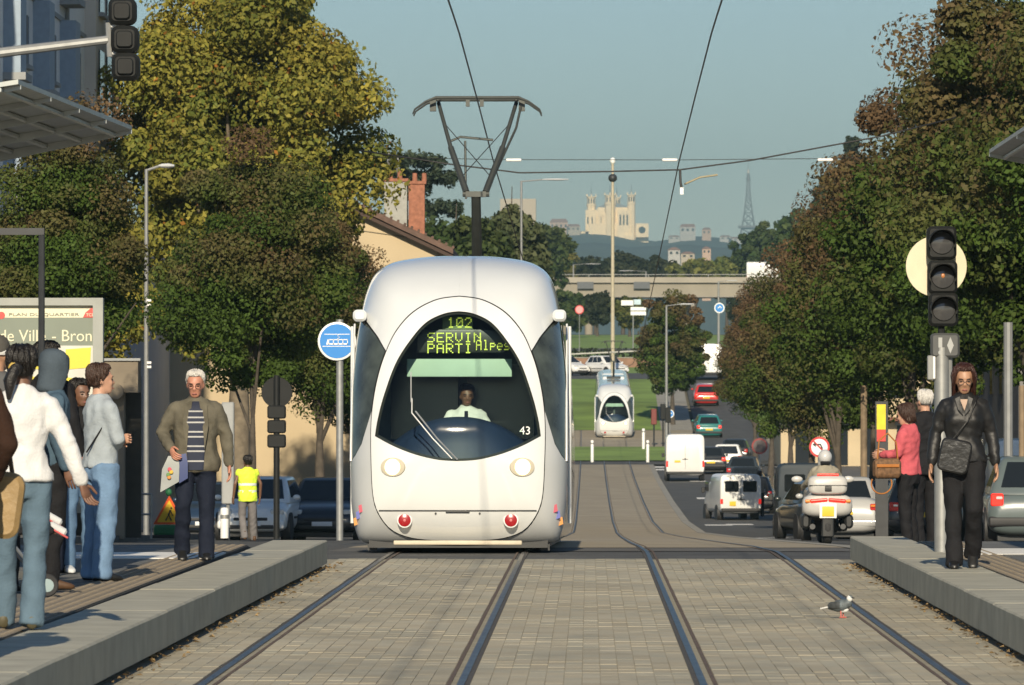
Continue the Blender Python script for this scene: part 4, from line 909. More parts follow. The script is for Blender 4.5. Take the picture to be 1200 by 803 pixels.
# tram driver
T, hm, S = person('tram driver in white shirt seated behind the windscreen', (TL + .07, 65 + 1.42, .17), 0, 1.66, 'dark', cloth('shirt_white', (.72, .73, .70), .7, var=.03), navy, shoe_b, hair_k, 'short', False, head=(8, 6), bulk=1.1, arms=dict(L=((.26, -.10, 1.13), (.22, -.34, 1.08)), R=((-.26, -.12, 1.14), (-.36, -.40, 1.14))),
    legs=dict(L=((.12, -.40, .90), (.12, -.42, .48)), R=((-.12, -.40, .90), (-.12, -.42, .48))), topname='shirt')
MB().prism([S((-.02, -.135, 1.42)), S((.02, -.135, 1.42)), S((.028, -.15, 1.2)), S((0, -.15, 1.16)), S((-.028, -.15, 1.2))], (0, -.006, 0)).build('tie', navy, T, smooth=False)
st = thing('driver_seat', 'dark driver seat inside the nearest tram', 'seat', (TL + .07, 65 + 1.58, .5)); MB().rbox((0, .02, .12), (.48, .46, .12), .05, 'x').build('cushion', navy, st); MB().rbox((0, .20, .55), (.46, .10, .8), .045, 'z').build('backrest', navy, st); MB().lathe([(.16, -.02), (.05, .02), (.05, .08)], (0, 0, 0), 12).build('pedestal', black, st)
# pushchair with a child's legs and white shoes
pc = thing('pushchair', 'dark pushchair with small grey wheel behind the woman in white', 'pushchair', ppos(-8, 699), R(100))
fr = mat('pushchair_frame', (.2, .21, .22), .4, metal=.6); cyan = mat('wheel_hub', (.25, .33, .34), .5)
for sx in (-1, 1):
    MB().tube([(sx * .24, .42, 1.0), (sx * .24, .05, .55), (sx * .22, -.34, .08)], .013, 8).build('frame_tube', fr, pc); MB().tube([(sx * .23, .36, .08), (sx * .24, .02, .52)], .013, 8).build('frame_tube', fr, pc)
    for y in (-.34, .36):
        w = MB().lathe([(.05, -.02), (.07, -.022), (.078, -.012), (.078, .012), (.07, .022), (.05, .02)], (sx * .25, y, .079), 18, ROTY).build('wheel', rubber, pc); MB().lathe([(.045, -.026), (.045, .026)], (sx * .25, y, .079), 12, ROTY).build('hub', cyan, w)
MB().tube([(-.24, .42, 1.0), (0, .46, 1.03), (.24, .42, 1.0)], .018, 8).build('handle', rubber, pc); MB().rbox((0, -.02, .42), (.40, .36, .07), .03, 'x', rx=R(-12)).build('seat', blackc, pc); MB().rbox((0, .19, .66), (.40, .07, .5), .03, 'z', rx=R(-22)).build('backrest', blackc, pc)
mb = MB(); mb.loft([[(.22 * math.cos(t) * q, .22 + d + .02 * math.sin(t), .70 + .27 * math.sin(a)) for t in np.linspace(0, 6.28, 12, endpoint=False)] for a, d, q in ((.0, .05, 1), (.5, 0, 1), (1.0, -.12, .95), (1.5, -.26, .8))]); mb.build('canopy', blackc, pc)
T, hm, S = person('child with white and red shoes sitting in the pushchair', ppos(-5, 699) + V3(0, 0, .12), R(100), .92, 'dark', navy, blackc, None, hair_k, 'short', head=(0, 0), legs=dict(L=((.12, -.42, .86), (.12, -.62, .72)), R=((-.12, -.42, .88), (-.12, -.66, .62))), arms=dict(L=((.26, -.1, 1.14), (.2, -.3, 1.0)), R=((-.26, -.1, 1.14), (-.2, -.3, 1.0))), voxel=.012, topname='sweater')
for k, (x, y, z) in enumerate(((.065, -.37, .40), (-.065, -.39, .335))):
    s_ = MB().rbox((x, y - .02, z), (.055, .13, .06), .028, 'y', rx=R(30)).build('shoe', shoe_w, T); MB().rbox((x, y - .03, z - .028), (.058, .135, .014), .006, 'y', rx=R(30)).build('sole', mat('sole_red', (.5, .08, .08), .6), s_)

# pigeon on the track
p = ppos(985, 724, .0); T = thing('pigeon', 'grey and white pigeon walking on the paving by the rail', 'bird', p, R(58)); T.scale = (.82, .82, .82)
pgm = mat('pigeon_grey', (.10, .12, .13), .6, var=.4, scale=25); pgw = mat('pigeon_white', (.62, .62, .60), .7, var=.05)
B = MB(); B.tube([(0, .11, .10), (0, .04, .105), (0, -.03, .115), (0, -.075, .13)], [.03, .052, .058, .038], 14, rnd=True); B.tube([(0, -.065, .135), (0, -.085, .17)], [.034, .024], 10, rnd=True); B.ell((0, -.095, .188), (.021, .026, .021), 10, 8)
baked(B, 'body', pgm, T, .006, 2)
MB().ell((0, -.09, .175), (.028, .028, .032), 10, 8).build('neck_feathers', pgw, T); MB().tube([(0, -.115, .185), (0, -.14, .18)], [.007, .003], 6).build('beak', black, T); MB().prism([(-.03, .1, .095), (.03, .1, .095), (.025, .2, .075), (-.025, .2, .075)], (0, 0, .012)).build('tail', pgw, T, smooth=False)
for sg in (-1, 1):
    MB().ell((sg * .045, .03, .115), (.014, .085, .036), 10, 6).build('wing', mat('pigeon_wing', (.045, .05, .052), .6, var=.3, scale=30), T); MB().tube([(sg * .02, -.01, .07), (sg * .022, -.015, .008)], .006, 6).tube([(sg * .022, .0, .006), (sg * .022, -.045, .006)], .005, 5).build('leg', mat('pigeon_leg', (.5, .12, .10), .6), T)
MB().ell((0, -.03, .075), (.03, .05, .03), 10, 6).build('belly', pgw, T)
# ---------------------------------------------------------------- vehicles
def paint(name, c, rough=.3): return mat('paint_' + name, c, rough, var=.04, scale=3, coat=.5)
car_glass = mat('car_glass', (.012, .015, .017), .05, var=0, spec=.6); trim = mat('car_trim', (.022, .022, .023), .6, var=.1)
lens_red = mat('lens_red', (.42, .012, .012), .25, var=0); lens_lit = mat('lens_red_lit', (.80, .022, .012), .3, var=0, emit=.55); lens_clear = mat('lens_clear', (.55, .56, .55), .15, var=0, spec=.8); lens_or = mat('lens_orange', (.75, .22, .03), .25, var=0)
plate_y = mat('plate_yellow', (.72, .48, .03), .5, var=.05); plate_w = mat('plate_white', (.68, .69, .70), .5, var=.05); rim_m = mat('wheel_rim', (.38, .39, .40), .35, metal=.6, var=.1)
WHEELS = {}
def wheel(T, x, y, r=.30, w=.19):
    sg = 1 if x > 0 else -1; o_ = x + sg * w / 2
    t = MB().lathe([(r * .62, -w / 2), (r * .93, -w / 2), (r, -w * .35), (r, w * .35), (r * .93, w / 2), (r * .62, w / 2)], (x, y, r), 20, ROTY).build('tyre', rubber, T, angle=50)
    MB().lathe([(.01, w * .30), (r * .2, w * .34), (r * .25, w * .25), (r * .58, w * .42), (r * .63, w * .5)] if sg > 0 else [(.01, -w * .30), (r * .2, -w * .34), (r * .25, -w * .25), (r * .58, -w * .42), (r * .63, -w * .5)], (x, y, r), 20, ROTY).build('rim', rim_m, t, angle=50)
def sect(w, zb, zt, y, n=24, e=.42):
    c = (zb + zt) / 2; h = (zt - zb) / 2
    return [(w * math.copysign(abs(math.cos(t)) ** e, math.cos(t)), y, c + h * math.copysign(abs(math.sin(t)) ** (e + .08), math.sin(t))) for t in np.linspace(0, 2 * math.pi, n, endpoint=False)]
def panel(T, name, P, u0, u1, v0, v1, m, off=.007, parent=None):
    a, b, c, d = [Vector(p) for p in P]; n = (b - a).cross(d - a).normalized()
    f = lambda u, v: a.lerp(b, u).lerp(d.lerp(c, u), v)
    q = [f(u0, v0), f(u1, v0), f(u1, v1), f(u0, v1)]
    return MB().prism([p - n * .004 for p in q], n * (off + .004)).build(name, m, parent or T, smooth=False)
def car(label, loc, rz, pm, L=3.9, W=1.66, H=1.43, kind='hatch', group=None, plate=plate_y, lit=False, name='parked_car', rx=0., dark_bumper=True, rails=False):
    T = thing(name, label, 'car', loc, rz, group, rx); w = W / 2; belt = .93 if H < 1.6 else 1.02
    dk = belt + .06 if kind == 'sedan' else belt
    st = [(-.50, .36, .62, .80), (-.492, .27, .80, .92), (-.47, .21, dk - .06, .97), (-.43, .20, dk, .985), (-.30, .19, dk, 1), (-.1, .19, belt, 1), (.15, .19, belt, 1), (.26, .19, belt - .02, .99), (.40, .2, .80, .95), (.465, .22, .70, .90), (.49, .26, .60, .82), (.50, .33, .52, .70)]
    MB().loft([sect(w * q, a, b, y * L) for y, a, b, q in st]).build('body', pm, T, angle=50)
    if kind == 'sedan': cr, tr, tf, cf = -.37, -.21, .06, .25
    elif kind == 'wagon': cr, tr, tf, cf = -.485, -.44, .04, .27
    else: cr, tr, tf, cf = -.475, -.37, .05, .27
    zb, zt = belt - .03, H - .02; wb, wt = w * .93, w * .70
    rings = []
    for z, k in ((zb - .05, -.04), (zb, 0), (zb + (zt - zb) * .5, .5), (zt - .05, .93), (zt, 1.0), (H, 1.06)):
        y0 = cr + (tr - cr) * k; y1 = cf + (tf - cf) * k; ww = wb + (wt - wb) * k; r = .09; ins = .0 if z < zt - .001 else (.03 if z == zt else .16)
        y0 = y0 * L + ins; y1 = y1 * L - ins * 1.6; ww -= ins * .8; ring = []
        for cx, cy, a0 in ((ww - r, y1 - r, 0), (-ww + r, y1 - r, 90), (-ww + r, y0 + r, 180), (ww - r, y0 + r, 270)):
            for i in range(4): t = R(a0 + 30 * i); ring.append((cx + r * math.cos(t), cy + r * math.sin(t), z))
        rings.append(ring)
    MB().loft(rings).build('cabin', pm, T, angle=40)
    f = lambda y, x, z: (x, y * L, z)
    k1 = .97
    C = {(e, u): None for e in 'fr' for u in 'bt'}
    ty0, ty1 = cr + (tr - cr) * k1, cf + (tf - cf) * k1; tw = wb + (wt - wb) * k1
    panel(T, 'rear_window', [f(cr, wb, zb)[:1] + (cr * L, zb), (-wb, cr * L, zb), (-tw, ty0 * L, zt), (tw, ty0 * L, zt)][::-1] and [(-wb, cr * L, zb), (wb, cr * L, zb), (tw, ty0 * L, zt), (-tw, ty0 * L, zt)], .1, .9, .12, .86, car_glass)
    panel(T, 'windscreen', [(wb, cf * L, zb), (-wb, cf * L, zb), (-tw, ty1 * L, zt), (tw, ty1 * L, zt)], .08, .92, .08, .9, car_glass)
    for sg in (1, -1):
        P = [(sg * wb, cr * L, zb), (sg * wb, cf * L, zb), (sg * tw, ty1 * L, zt), (sg * tw, ty0 * L, zt)]
        if sg < 0: P = [P[1], P[0], P[3], P[2]]
        ed = [.10, .36, .62, .90] if sg > 0 else [.10, .38, .64, .90]
        for a, b in zip(ed[:-1], ed[1:]): panel(T, 'side_window', P, a + .012, b - .012, .12, .86, car_glass)
        for y in (-.305, .315):
            MB().lathe([(.34, -.11), (.345, .11)], (sg * (w - .095), y * L, .30), 20, ROTY).build('wheel_arch', trim, T); wheel(T, sg * (w - .085), y * L)
        MB().ell((sg * (w + .06), .19 * L, belt + .04), (.085, .05, .06), 10, 6).build('mirror', pm, T)
        la = MB().rbox((sg * w * .80, -.486 * L, .77), (.20, .10, .20 if kind != 'sedan' else .15), .03, 'y').build('tail_light', lens_lit if lit else lens_red, T)
        MB().rbox((sg * w * .76, -.4935 * L, .80), (.10, .10, .045), .015, 'y').build('lamp_inset', lens_or if kind == 'sedan' else lens_clear, la)
        MB().rbox((sg * w * .70, .462 * L, .655), (.30, .14, .13), .05, 'y', rz=-sg * .25).build('headlight', lens_clear, T)
        MB().box((sg * (w + .002), -.04 * L, .52), (.012, .42 * L, .05)).build('side_strip', trim, T, smooth=False)
    b = trim if dark_bumper else pm
    MB().rbox((0, -.488 * L, .42), (W * .96, .12, .17), .05, 'x').build('rear_bumper', b, T); MB().rbox((0, .478 * L, .38), (W * .90, .14, .2), .06, 'x').build('front_bumper', pm, T)
    MB().rbox((0, .498 * L, .50), (W * .46, .04, .07), .02, 'x').build('grille', trim, T); MB().rbox((0, .497 * L, .33), (W * .62, .04, .09), .03, 'x').build('air_intake', trim, T)
    MB().rbox((0, -.499 * L - .012, .60 if kind != 'sedan' else .66), (.46, .03, .11), .008, 'x').build('number_plate', plate, T); MB().rbox((0, .499 * L + .03, .40), (.46, .02, .10), .008, 'x').build('number_plate', plate_w, T)
    MB().rbox((0, 0, .16), (W * .8, L * .88, .12), .03, 'y').build('underbody', black, T)
    return T
def van(label, loc, rz, pm, L=4.8, W=1.95, H=2.35, windows=False, group=None, lit=True, cab=None, name='van', low=False):
    T = thing(name, label, 'van', loc, rz, group); w = W / 2; zb = .30
    hood = 1.02 if not low else .86; sh = H if not low else H * .86
    bx = [(-.5, .96, .34, H - .10), (-.493, .99, .3, H - .03), (-.47, 1, .28, H), (.02 if low else .14, 1, .28, H)]
    if low: bx += [(.04, .99, .28, sh), (.14, .98, .28, sh)]
    bx += [(.24, .97, .28, sh * .93), (.36, .95, .28, hood + .12), (.42, .94, .28, hood), (.485, .9, .3, hood - .12), (.5, .82, .36, hood - .28)]
    MB().loft([sect(w * q, a, b, y * L, 28, .22) for y, q, a, b in bx]).build('body', pm, T, angle=40)
    MB().box((0, -.5 * L - .002, (zb + H) / 2 + .06), (.012, .012, H - .75)).build('door_seam', trim, T, smooth=False)
    for sg in (1, -1):
        d = sg * w * .44
        if windows: MB().rbox((d, -.5 * L - .002, H * .735), (W * .335, .018, H * .235), .05, 'y').build('rear_window', car_glass, T)
        MB().rbox((sg * .10, -.5 * L - .012, H * .46), (.10, .03, .03), .01, 'x').build('door_handle', trim, T)
        MB().rbox((sg * w * .93, -.497 * L, .72 if low else .85), (.10, .06, .18 if low else .30), .02, 'z').build('tail_light', lens_lit if lit else lens_red, T)
        MB().rbox((sg * w * .70, .485 * L, .72), (.30, .12, .16), .05, 'y').build('headlight', lens_clear, T)
        r = .27 if low else .32
        for y in (-.29, .34): MB().lathe([(r + .05, -.12), (r + .055, .11)], (sg * (w - .1), y * L, r), 20, ROTY).build('wheel_arch', trim, T); wheel(T, sg * (w - .085), y * L, r)
        MB().rbox((sg * (w - .005), .23 * L, H * .66 if not low else H * .72), (.03, .16 * L, H * .2), .01, 'y').build('side_window', car_glass, T)
        MB().rbox((sg * (w + .09), .30 * L, hood + .25), (.14, .07, .2), .03, 'z').build('mirror', trim, T)
    MB().rbox((0, -.5 * L, .40), (W * .95, .12, .14), .04, 'x').build('rear_bumper', trim, T); MB().rbox((0, .49 * L, .42), (W * .92, .12, .2), .05, 'x').build('front_bumper', trim, T)
    MB().rbox((-W * .2, -.5 * L - .016, .98 if not low else .64), (.30 if not low else .24, .02, .11 if not low else .17), .008, 'x').build('number_plate', plate_y, T)
    MB().rbox((0, -.5 * L - .012, 1.10 if not low else .8), (.08, .03, .08), .02, 'x').build('lock', trim, T)
    panel(T, 'windscreen', [(w * .85, .375 * L, hood + .14), (-w * .85, .375 * L, hood + .14), (-w * .78, .245 * L, sh * .90), (w * .78, .245 * L, sh * .90)], .04, .96, .05, .98, car_glass, .03)
    return T
def groundpos(px, Y, dz=-.065): return Vector((ax(px, Y), Y, gz(Y) + dz))
def slope(Y): return math.atan((gz(Y + 2) - gz(Y - 2)) / 4)
PW = paint('white', (.74, .74, .72)); PS = paint('silver', (.42, .42, .41)); PD = paint('dark', (.020, .024, .027)); PG_ = paint('grey_green', (.10, .125, .125)); PB = paint('blue_black', (.010, .014, .022)); PT = paint('teal', (.02, .16, .15)); PRD = paint('red', (.50, .025, .02)); PBL = mat('paint_slate_blue', (.030, .042, .055), .55, var=.05, spec=.25)
gcar = 'cars on the right carriageway'
van('tall white van with closed rear doors driving away beside the tracks', groundpos(802, 303), 0, PW, 4.9, 1.95, 2.36)
van('small white van with two rear windows behind the dark car', groundpos(857, 224, -.10), R(9), PW, 3.9, 1.55, 1.74, windows=True, low=True, lit=True)
car('dark green-black saloon beside the motorcycle, seen from its left rear', groundpos(962, 147), R(8.5), paint('green_black', (.022, .03, .03)), 4.3, 1.74, 1.44, 'sedan', gcar, lit=True, name='car')
van('slate blue people carrier behind the motorcycle', groundpos(944, 174), 0, PBL, 4.3, 1.78, 2.12, windows=True, low=True, lit=False, name='minivan')
car('silver saloon right of the motorcycle, mostly hidden by it', groundpos(986, 133), R(-2), PS, 4.5, 1.76, 1.42, 'sedan', gcar, name='car', dark_bumper=False)
car('dark blue car with pale bumper between the silver saloon and woman in pink', groundpos(1034, 146), 0, paint('mid_blue', (.05, .075, .11)), 4.0, 1.70, 1.44, 'hatch', gcar, plate=plate_w, dark_bumper=False)
car('dark car behind the black-coated man', groundpos(1078, 132), 0, PD, 4.0, 1.70, 1.44, 'hatch', gcar)
car('grey-green hatchback at the right edge behind the walking woman', groundpos(1212, 97), R(-2), PG_, 3.8, 1.68, 1.46, 'hatch', gcar, plate=plate_w, dark_bumper=True, lit=True)
van('white van parked behind the grey-green hatchback', groundpos(1206, 128), 0, PW, 4.8, 1.9, 2.2, lit=False)
car('black car just right of the tall white van', groundpos(832, 318), 0, PD, 4.0, 1.70, 1.42, 'hatch', gcar, lit=True)
car('white estate car with dark rear window under the right trees', groundpos(853, 322), R(-3), PW, 4.2, 1.70, 1.48, 'wagon', gcar)
car('teal hatchback with yellow plate far down the avenue', (ax(829, 375), 375, 0.1), R(2), PT, 3.9, 1.68, 1.44, 'hatch', gcar, rx=slope(375), lit=True)
car('red car far down the avenue ahead of the teal hatchback', (ax(827, 402), 402, gz(402)), 0, PRD, 3.9, 1.68, 1.42, 'hatch', gcar, rx=slope(402), lit=True)
van('white box van at the head of the far queue', (ax(829, 425), 425, gz(425)), 0, PW, 5.2, 2.0, 2.5, lit=False)
for i, (px, Y, l) in enumerate(((884, 235, 'dark parked hatchback nearest in the row under the right trees'), (876, 262, 'second dark parked car in the row under the right trees'), (872, 290, 'third dark parked car in the row under the right trees'), (862, 340, 'farthest dark parked car in the row under the right trees'))):
    car(l, groundpos(px, Y), R(-4), [PB, PD, PBL, PD][i], 3.9, 1.66, 1.43, 'hatch', 'parked cars under the right trees')
# left carriageway, coming towards us
car('white hatchback facing us behind the yellow-vested worker', groundpos(306, 134), R(176), PW, 3.85, 1.65, 1.43, 'hatch', 'cars on the left road', name='car')
car('dark saloon facing us beside the round blue tram sign', groundpos(386, 136), R(178), PB, 4.3, 1.72, 1.42, 'sedan', 'cars on the left road', name='car')
car('dark blue car behind the old man, facing us', groundpos(252, 150), R(176), paint('deep_blue', (.02, .04, .08)), 4.0, 1.68, 1.42, 'hatch', 'cars on the left road', name='car')
# cars on the far cross road
car('white hatchback turning on the far road behind the small tram', (ax(711, 436), 436, gz(436) + .03), R(212), PW, 3.8, 1.66, 1.46, 'hatch', name='car')
car('white car nose peeping out beside the big tram, far road', (ax(662, 437), 437, gz(437) + .03), R(225), PW, 3.8, 1.66, 1.46, 'hatch', name='car')
# motorcycle
Ym = 106.5; mo = thing('motorcycle', 'silver touring motorcycle with top case and red lamps, seen from behind', 'motorcycle', groundpos(966, Ym, -.07), R(1))
msil = mat('moto_silver', (.50, .49, .47), .35, var=.05, coat=.3)
def mwheel(y):
    t = MB().lathe([(.2, -.07), (.27, -.085), (.31, -.05), (.32, 0), (.31, .05), (.27, .085), (.2, .07)], (0, y, .32), 22, ROTY).build('tyre', rubber, mo, angle=60); MB().lathe([(.2, -.05), (.2, .05)], (0, y, .32), 16, ROTY).build('rim', rim_m, t)
mwheel(-.75); mwheel(.80)
MB().loft([sect(q, a, b, y, 20, .5) for y, q, a, b in ((-1.08, .30, .60, .86), (-1.02, .42, .52, .90), (-.75, .45, .48, .90), (-.40, .36, .45, .86), (0, .26, .40, .88), (.4, .30, .42, 1.0), (.75, .34, .5, 1.05), (.95, .2, .6, .9))]).build('fairing', msil, mo, angle=60)
tc = MB().loft([sect(q, a, b, y, 20, .45) for y, q, a, b in ((-1.16, .26, .93, 1.16), (-1.12, .335, .90, 1.22), (-.9, .35, .89, 1.24), (-.72, .30, .90, 1.20))]).build('top_case', msil, mo, angle=60)
MB().rbox((0, -1.15, 1.06), (.68, .04, .012), .005, 'x').build('case_seam', black, tc); MB().rbox((0, -1.165, 1.0), (.12, .03, .1), .02, 'x').build('lock', black, tc); MB().rbox((0, -1.05, 1.245), (.38, .06, .04), .015, 'x').build('high_brake_light', lens_lit, tc)
for sg in (1, -1):
    MB().rbox((sg * .16, -1.07, .79), (.31, .06, .075), .03, 'x', ry=sg * .08).build('tail_light', lens_lit, mo); MB().rbox((sg * .355, -1.055, .78), (.09, .06, .06), .025, 'x').build('indicator', lens_or, mo)
    MB().tube([(sg * .27, -1.0, .33), (sg * .25, -.3, .27)], [.05, .045], 12).build('exhaust', dark_metal, mo)
    MB().rbox((sg * .38, -.55, .42), (.16, .7, .26), .08, 'y').build('pannier', black, mo); MB().tube([(0, .62, .95), (sg * .25, .5, 1.05), (sg * .40, .36, 1.03)], .018, 8).build('handlebar', black, mo); MB().ell((sg * .46, .58, 1.15), (.10, .04, .06), 10, 6).build('mirror', msil, mo)
MB().rbox((0, -1.105, .60), (.21, .02, .18), .01, 'x').build('number_plate', plate_y, mo); MB().rbox((0, -1.09, .61), (.30, .02, .26), .03, 'x').build('plate_holder', white, mo)
MB().rbox((0, -.30, .86), (.34, .8, .1), .045, 'y').build('seat', black, mo); MB().rbox((0, .1, .35), (.5, .6, .3), .1, 'y').build('engine', dark_metal, mo); MB().rbox((0, -.93, .35), (.22, .25, .4), .03, 'z').build('mudguard', black, mo)
rid = cloth('rider_jacket', (.28, .255, .20), .8)
person('motorcyclist in beige jacket and silver helmet seen from behind', groundpos(966, Ym, -.09) + V3(0, -.22, .0), R(180), 1.68, 'fair', rid, navy, shoe_b, mat('helmet_silver', (.50, .50, .50), .25, var=.03, coat=.4), 'helmet', False, bulk=1.2, hem=.9, arms=dict(L=((.30, -.18, 1.16), (.38, -.50, 1.06)), R=((-.30, -.18, 1.16), (-.38, -.50, 1.06))), legs=dict(L=((.30, -.36, .78), (.34, -.10, .34)), R=((-.30, -.36, .78), (-.34, -.10, .34))), topname='riding_jacket', face=False)
# ---------------------------------------------------------------- street furniture
sig_m = mat('signal_black', (.011, .012, .012), .6, var=.15, spec=.25); lens_dk = mat('signal_lens', (.05, .05, .052), .12, var=0, spec=.7)
# three-lens tram signal on the right platform
Ys = 53.6; b = at(1103, 648, Ys); b.z = ZP - .02
T = thing('tram_signal', 'three-lens black tram signal on grey pole with cream disc behind', 'signal', b)
MB().tube([(0, 0, 0), (0, 0, 1.85)], .066, 16).build('pole', galv, T); MB().tube([(.07, .03, .3), (.07, .03, 1.85)], .03, 8).build('cable_duct', pole_grey, T)
Pz = lambda py: 1.5 - (py - VY) * Ys / F - b.z; Px = lambda px: ax(px, Ys) - b.x
MB().lathe([(.272, 0), (.275, .006), (.272, .012)], (Px(1098), .14, Pz(312)), 36, ROTX).build('round_plate', mat('cream_disc', (.62, .56, .40), .6, var=.06), T)
for k, (px, py) in enumerate(((1103, 285), (1104, 325), (1105, 363))):
    h = MB().rbox((Px(px), 0, Pz(py)), (.265, .16, .30), .05, 'y').build('signal_head', sig_m, T); c = (Px(px) , -.085, Pz(py))
    MB().lathe([(.105, 0), (.10, .012), (.06, .022), (.01, .026)], c, 20, ROTX).build('lens', lens_dk , h)
    mb = MB(); rows = []
    for a in np.linspace(-.35, math.pi + .35, 15): rows.append([(c[0] + q * math.cos(a), c[1] - d, c[2] + q * math.sin(a)) for q, d in ((.125, -.02), (.12, .20 * (.35 + .65 * max(0, math.sin(a)))), (.112, .20 * (.35 + .65 * max(0, math.sin(a)))), (.112, -.02))])
    mb.loft(rows); mb.build('visor', sig_m, h)
    if k == 1: MB().ell((c[0], c[1] - .024, c[2] + .01), (.018, .008, .022), 8, 6).build('lamp', mat('amber_reflection', (.42, .17, .06), .3, var=0), h)  # unlit spot painting the small orange reflection in the lens, not a bulb
MB().tube([(0, .02, 1.6), (0, .02, Pz(285))], .03, 8).build('bracket', sig_m, T)
bx_ = MB().rbox((Px(1107), 0, Pz(405)), (.26, .12, .22), .04, 'y').build('indicator_box', mat('indicator_grey', (.06, .063, .065), .5), T)
wm = mat('symbol_grey', (.34, .35, .35), .5, var=0); c = (Px(1107), -.063, Pz(405))
MB().box((c[0] - .045, c[1], c[2] + .025), (.034, .006, .09)).lathe([(.02, 0), (.019, .003)], (c[0] - .045, c[1] + .001, c[2] - .065), 12, ROTX).build('symbol', wm, bx_, smooth=False); MB().prism([(c[0] + .045 - .03, c[1], c[2]), (c[0] + .045, c[1], c[2] - .075), (c[0] + .075, c[1], c[2]), (c[0] + .045, c[1], c[2] + .075)], (0, -.004, 0)).build('symbol', wm, bx_, smooth=False)
MB().rbox((Px(1091), -.02, Pz(431)), (.075, .06, .22), .015, 'y').build('side_box', pole_grey, T); MB().rbox((Px(1094), -.03, Pz(431)), (.02, .06, .20), .006, 'y').build('label_plate', white, T)
# overhead signal on an arm, seen from behind, upper left
Yo = 58.0; T = thing('hanging_signal', 'black three-lamp signal hanging from a grey arm at upper left', 'signal', at(-40, 640, Yo)); q = lambda px, py, d=0: at(px, py, Yo + d) - T.location
MB().tube([q(-40, 640), q(-40, 70)], .08, 12).build('post', galv, T); MB().tube([q(-40, 66), q(0, 61), q(126, 46)], [.055, .05, .042], 10).build('arm', galv, T)
MB().tube([q(126, 26), q(128, 66)], .03, 8).build('bracket', galv, T)
for k, (px, py) in enumerate(((143, 13), (146, 46), (147, 78))):
    h = MB().rbox(q(px, py), (.27, .22, .265), .075, 'y').build('lamp_housing', sig_m, T); MB().rbox(q(px, py) + V3(0, -.12, 0), (.16, .05, .16), .04, 'y').build('back_cover', sig_m, h)
for py in (30, 62): MB().tube([q(126, py), q(145, py)], .016, 8).box(q(145, py), (.02, .03, .06)).build('clamp', mat('clamp_white', (.6, .6, .58), .5), T)
# platform shelters
can_m = mat('canopy_metal', (.36, .38, .37), .4, metal=.3, var=.1)
def shelter(side, label, tip, Yt, xo, ny):
    T = thing('platform_shelter', label, 'shelter', (side * 5.6, Yt - 2, ZP)); a = at(tip[0], tip[1], Yt) - T.location
    o = V3(side * 2.6, 0, -.42); L = V3(-.41, -5.7, .07) if side < 0 else V3(.05, -14, .04); th = V3(0, 0, .035)
    cor = [a, a + o, a + o + L, a + L]
    MB().loft([[p for p in cor], [p + th for p in cor]]).build('roof_panel', can_m, T, smooth=False)
    for k in range(9):
        t = (k + .5) / 9; p = a + o * t; MB().tube([p - V3(0, 0, .02), p + L - V3(0, 0, .02)], .022, 6).build('slat', can_m, T)
    for k in range(5):
        p = a + L * (k / 4.1); MB().loft([[p + V3(0, -.03, 0), p + V3(0, .03, 0), p + V3(0, .03, -.03), p + V3(0, -.03, -.03)], [p + o + V3(0, -.03, 0), p + o + V3(0, .03, 0), p + o + V3(0, .03, -.16), p + o + V3(0, -.03, -.16)]]).build('rafter', can_m, T, smooth=False)
    for k in (.8, 3.2):
        p = a + o * .75 + L * (k / 4); MB().tube([(p.x, p.y, 0), (p.x, p.y, p.z)], .06, 12).build('post', galv, T)
    return T
shelter(-1, 'slatted metal shelter roof over the left platform', (154, 152), 50.0, 0, 0); shelter(1, 'slatted metal shelter roof tip at the right edge', (1159, 180), 56.0, 0, 0)
# frame post and rail before the map board
Yf = 44.5; T = thing('shelter_frame', 'thin dark post and top rail standing before the map board', 'frame', (ax(48, Yf), Yf, ZP)); hz = 1.5 - (268 - VY) * Yf / F - ZP
MB().tube([(0, 0, 0), (0, 0, hz)], .024, 8).build('post', dark_metal, T); MB().box((-.45, 0, hz - .02), (.94, .05, .05)).build('top_rail', dark_metal, T, smooth=False); MB().tube([(-.85, 0, 0), (-.85, 0, hz)], .024, 8).build('post', dark_metal, T)
# map board
Yb = 47.2; x1 = ax(120, Yb); T = thing('map_board', 'grey framed map board reading de Ville - Bron behind the waiting people', 'board', (x1 - .95, Yb, ZP)); zt = 1.5 - (349 - VY) * Yb / F - ZP; w_ = 1.9
frm = mat('board_frame', (.26, .27, .255), .5, metal=.3, var=.08)
for nm, lo, hi in (('frame_rail', (-.95, 0, zt - .06), (.95, .12, zt)), ('frame_rail', (-.95, 0, .45), (.95, .12, .53)), ('frame_post', (.87, .0, 0), (.95, .12, zt - .06)), ('frame_post', (-.95, .0, 0), (-.87, .12, zt - .06))): MB().b2(lo, hi).build(nm, frm, T, smooth=False)
Bz = lambda py: 1.5 - (py - VY) * Yb / F - ZP; Bx = lambda px: ax(px, Yb) - T.location.x
crm = mat('board_cream', (.70, .66, .48), .5, var=.03); grn = mat('board_green', (.175, .205, .165), .5, var=.04); yel = mat('map_yellow', (.66, .56, .06), .6, var=.08, scale=3); pal = mat('map_street', (.56, .55, .50), .6, var=.08); redp = mat('board_red', (.60, .07, .06), .5, var=0)
MB().b2((-.87, .05, .53), (.87, .07, Bz(405))).build('map_sheet', pal, T, smooth=False); MB().b2((-.87, .05, Bz(405)), (.87, .068, Bz(372))).build('title_band', grn, T, smooth=False); MB().b2((-.87, .05, Bz(372)), (.87, .068, Bz(358))).build('header_band', crm, T, smooth=False)
text('header_text', 'PLAN DU QUARTIER', .032, (Bx(50), .045, Bz(368.5)), mat('text_grey', (.22, .23, .2), .6, var=0), T, sx=1.9)
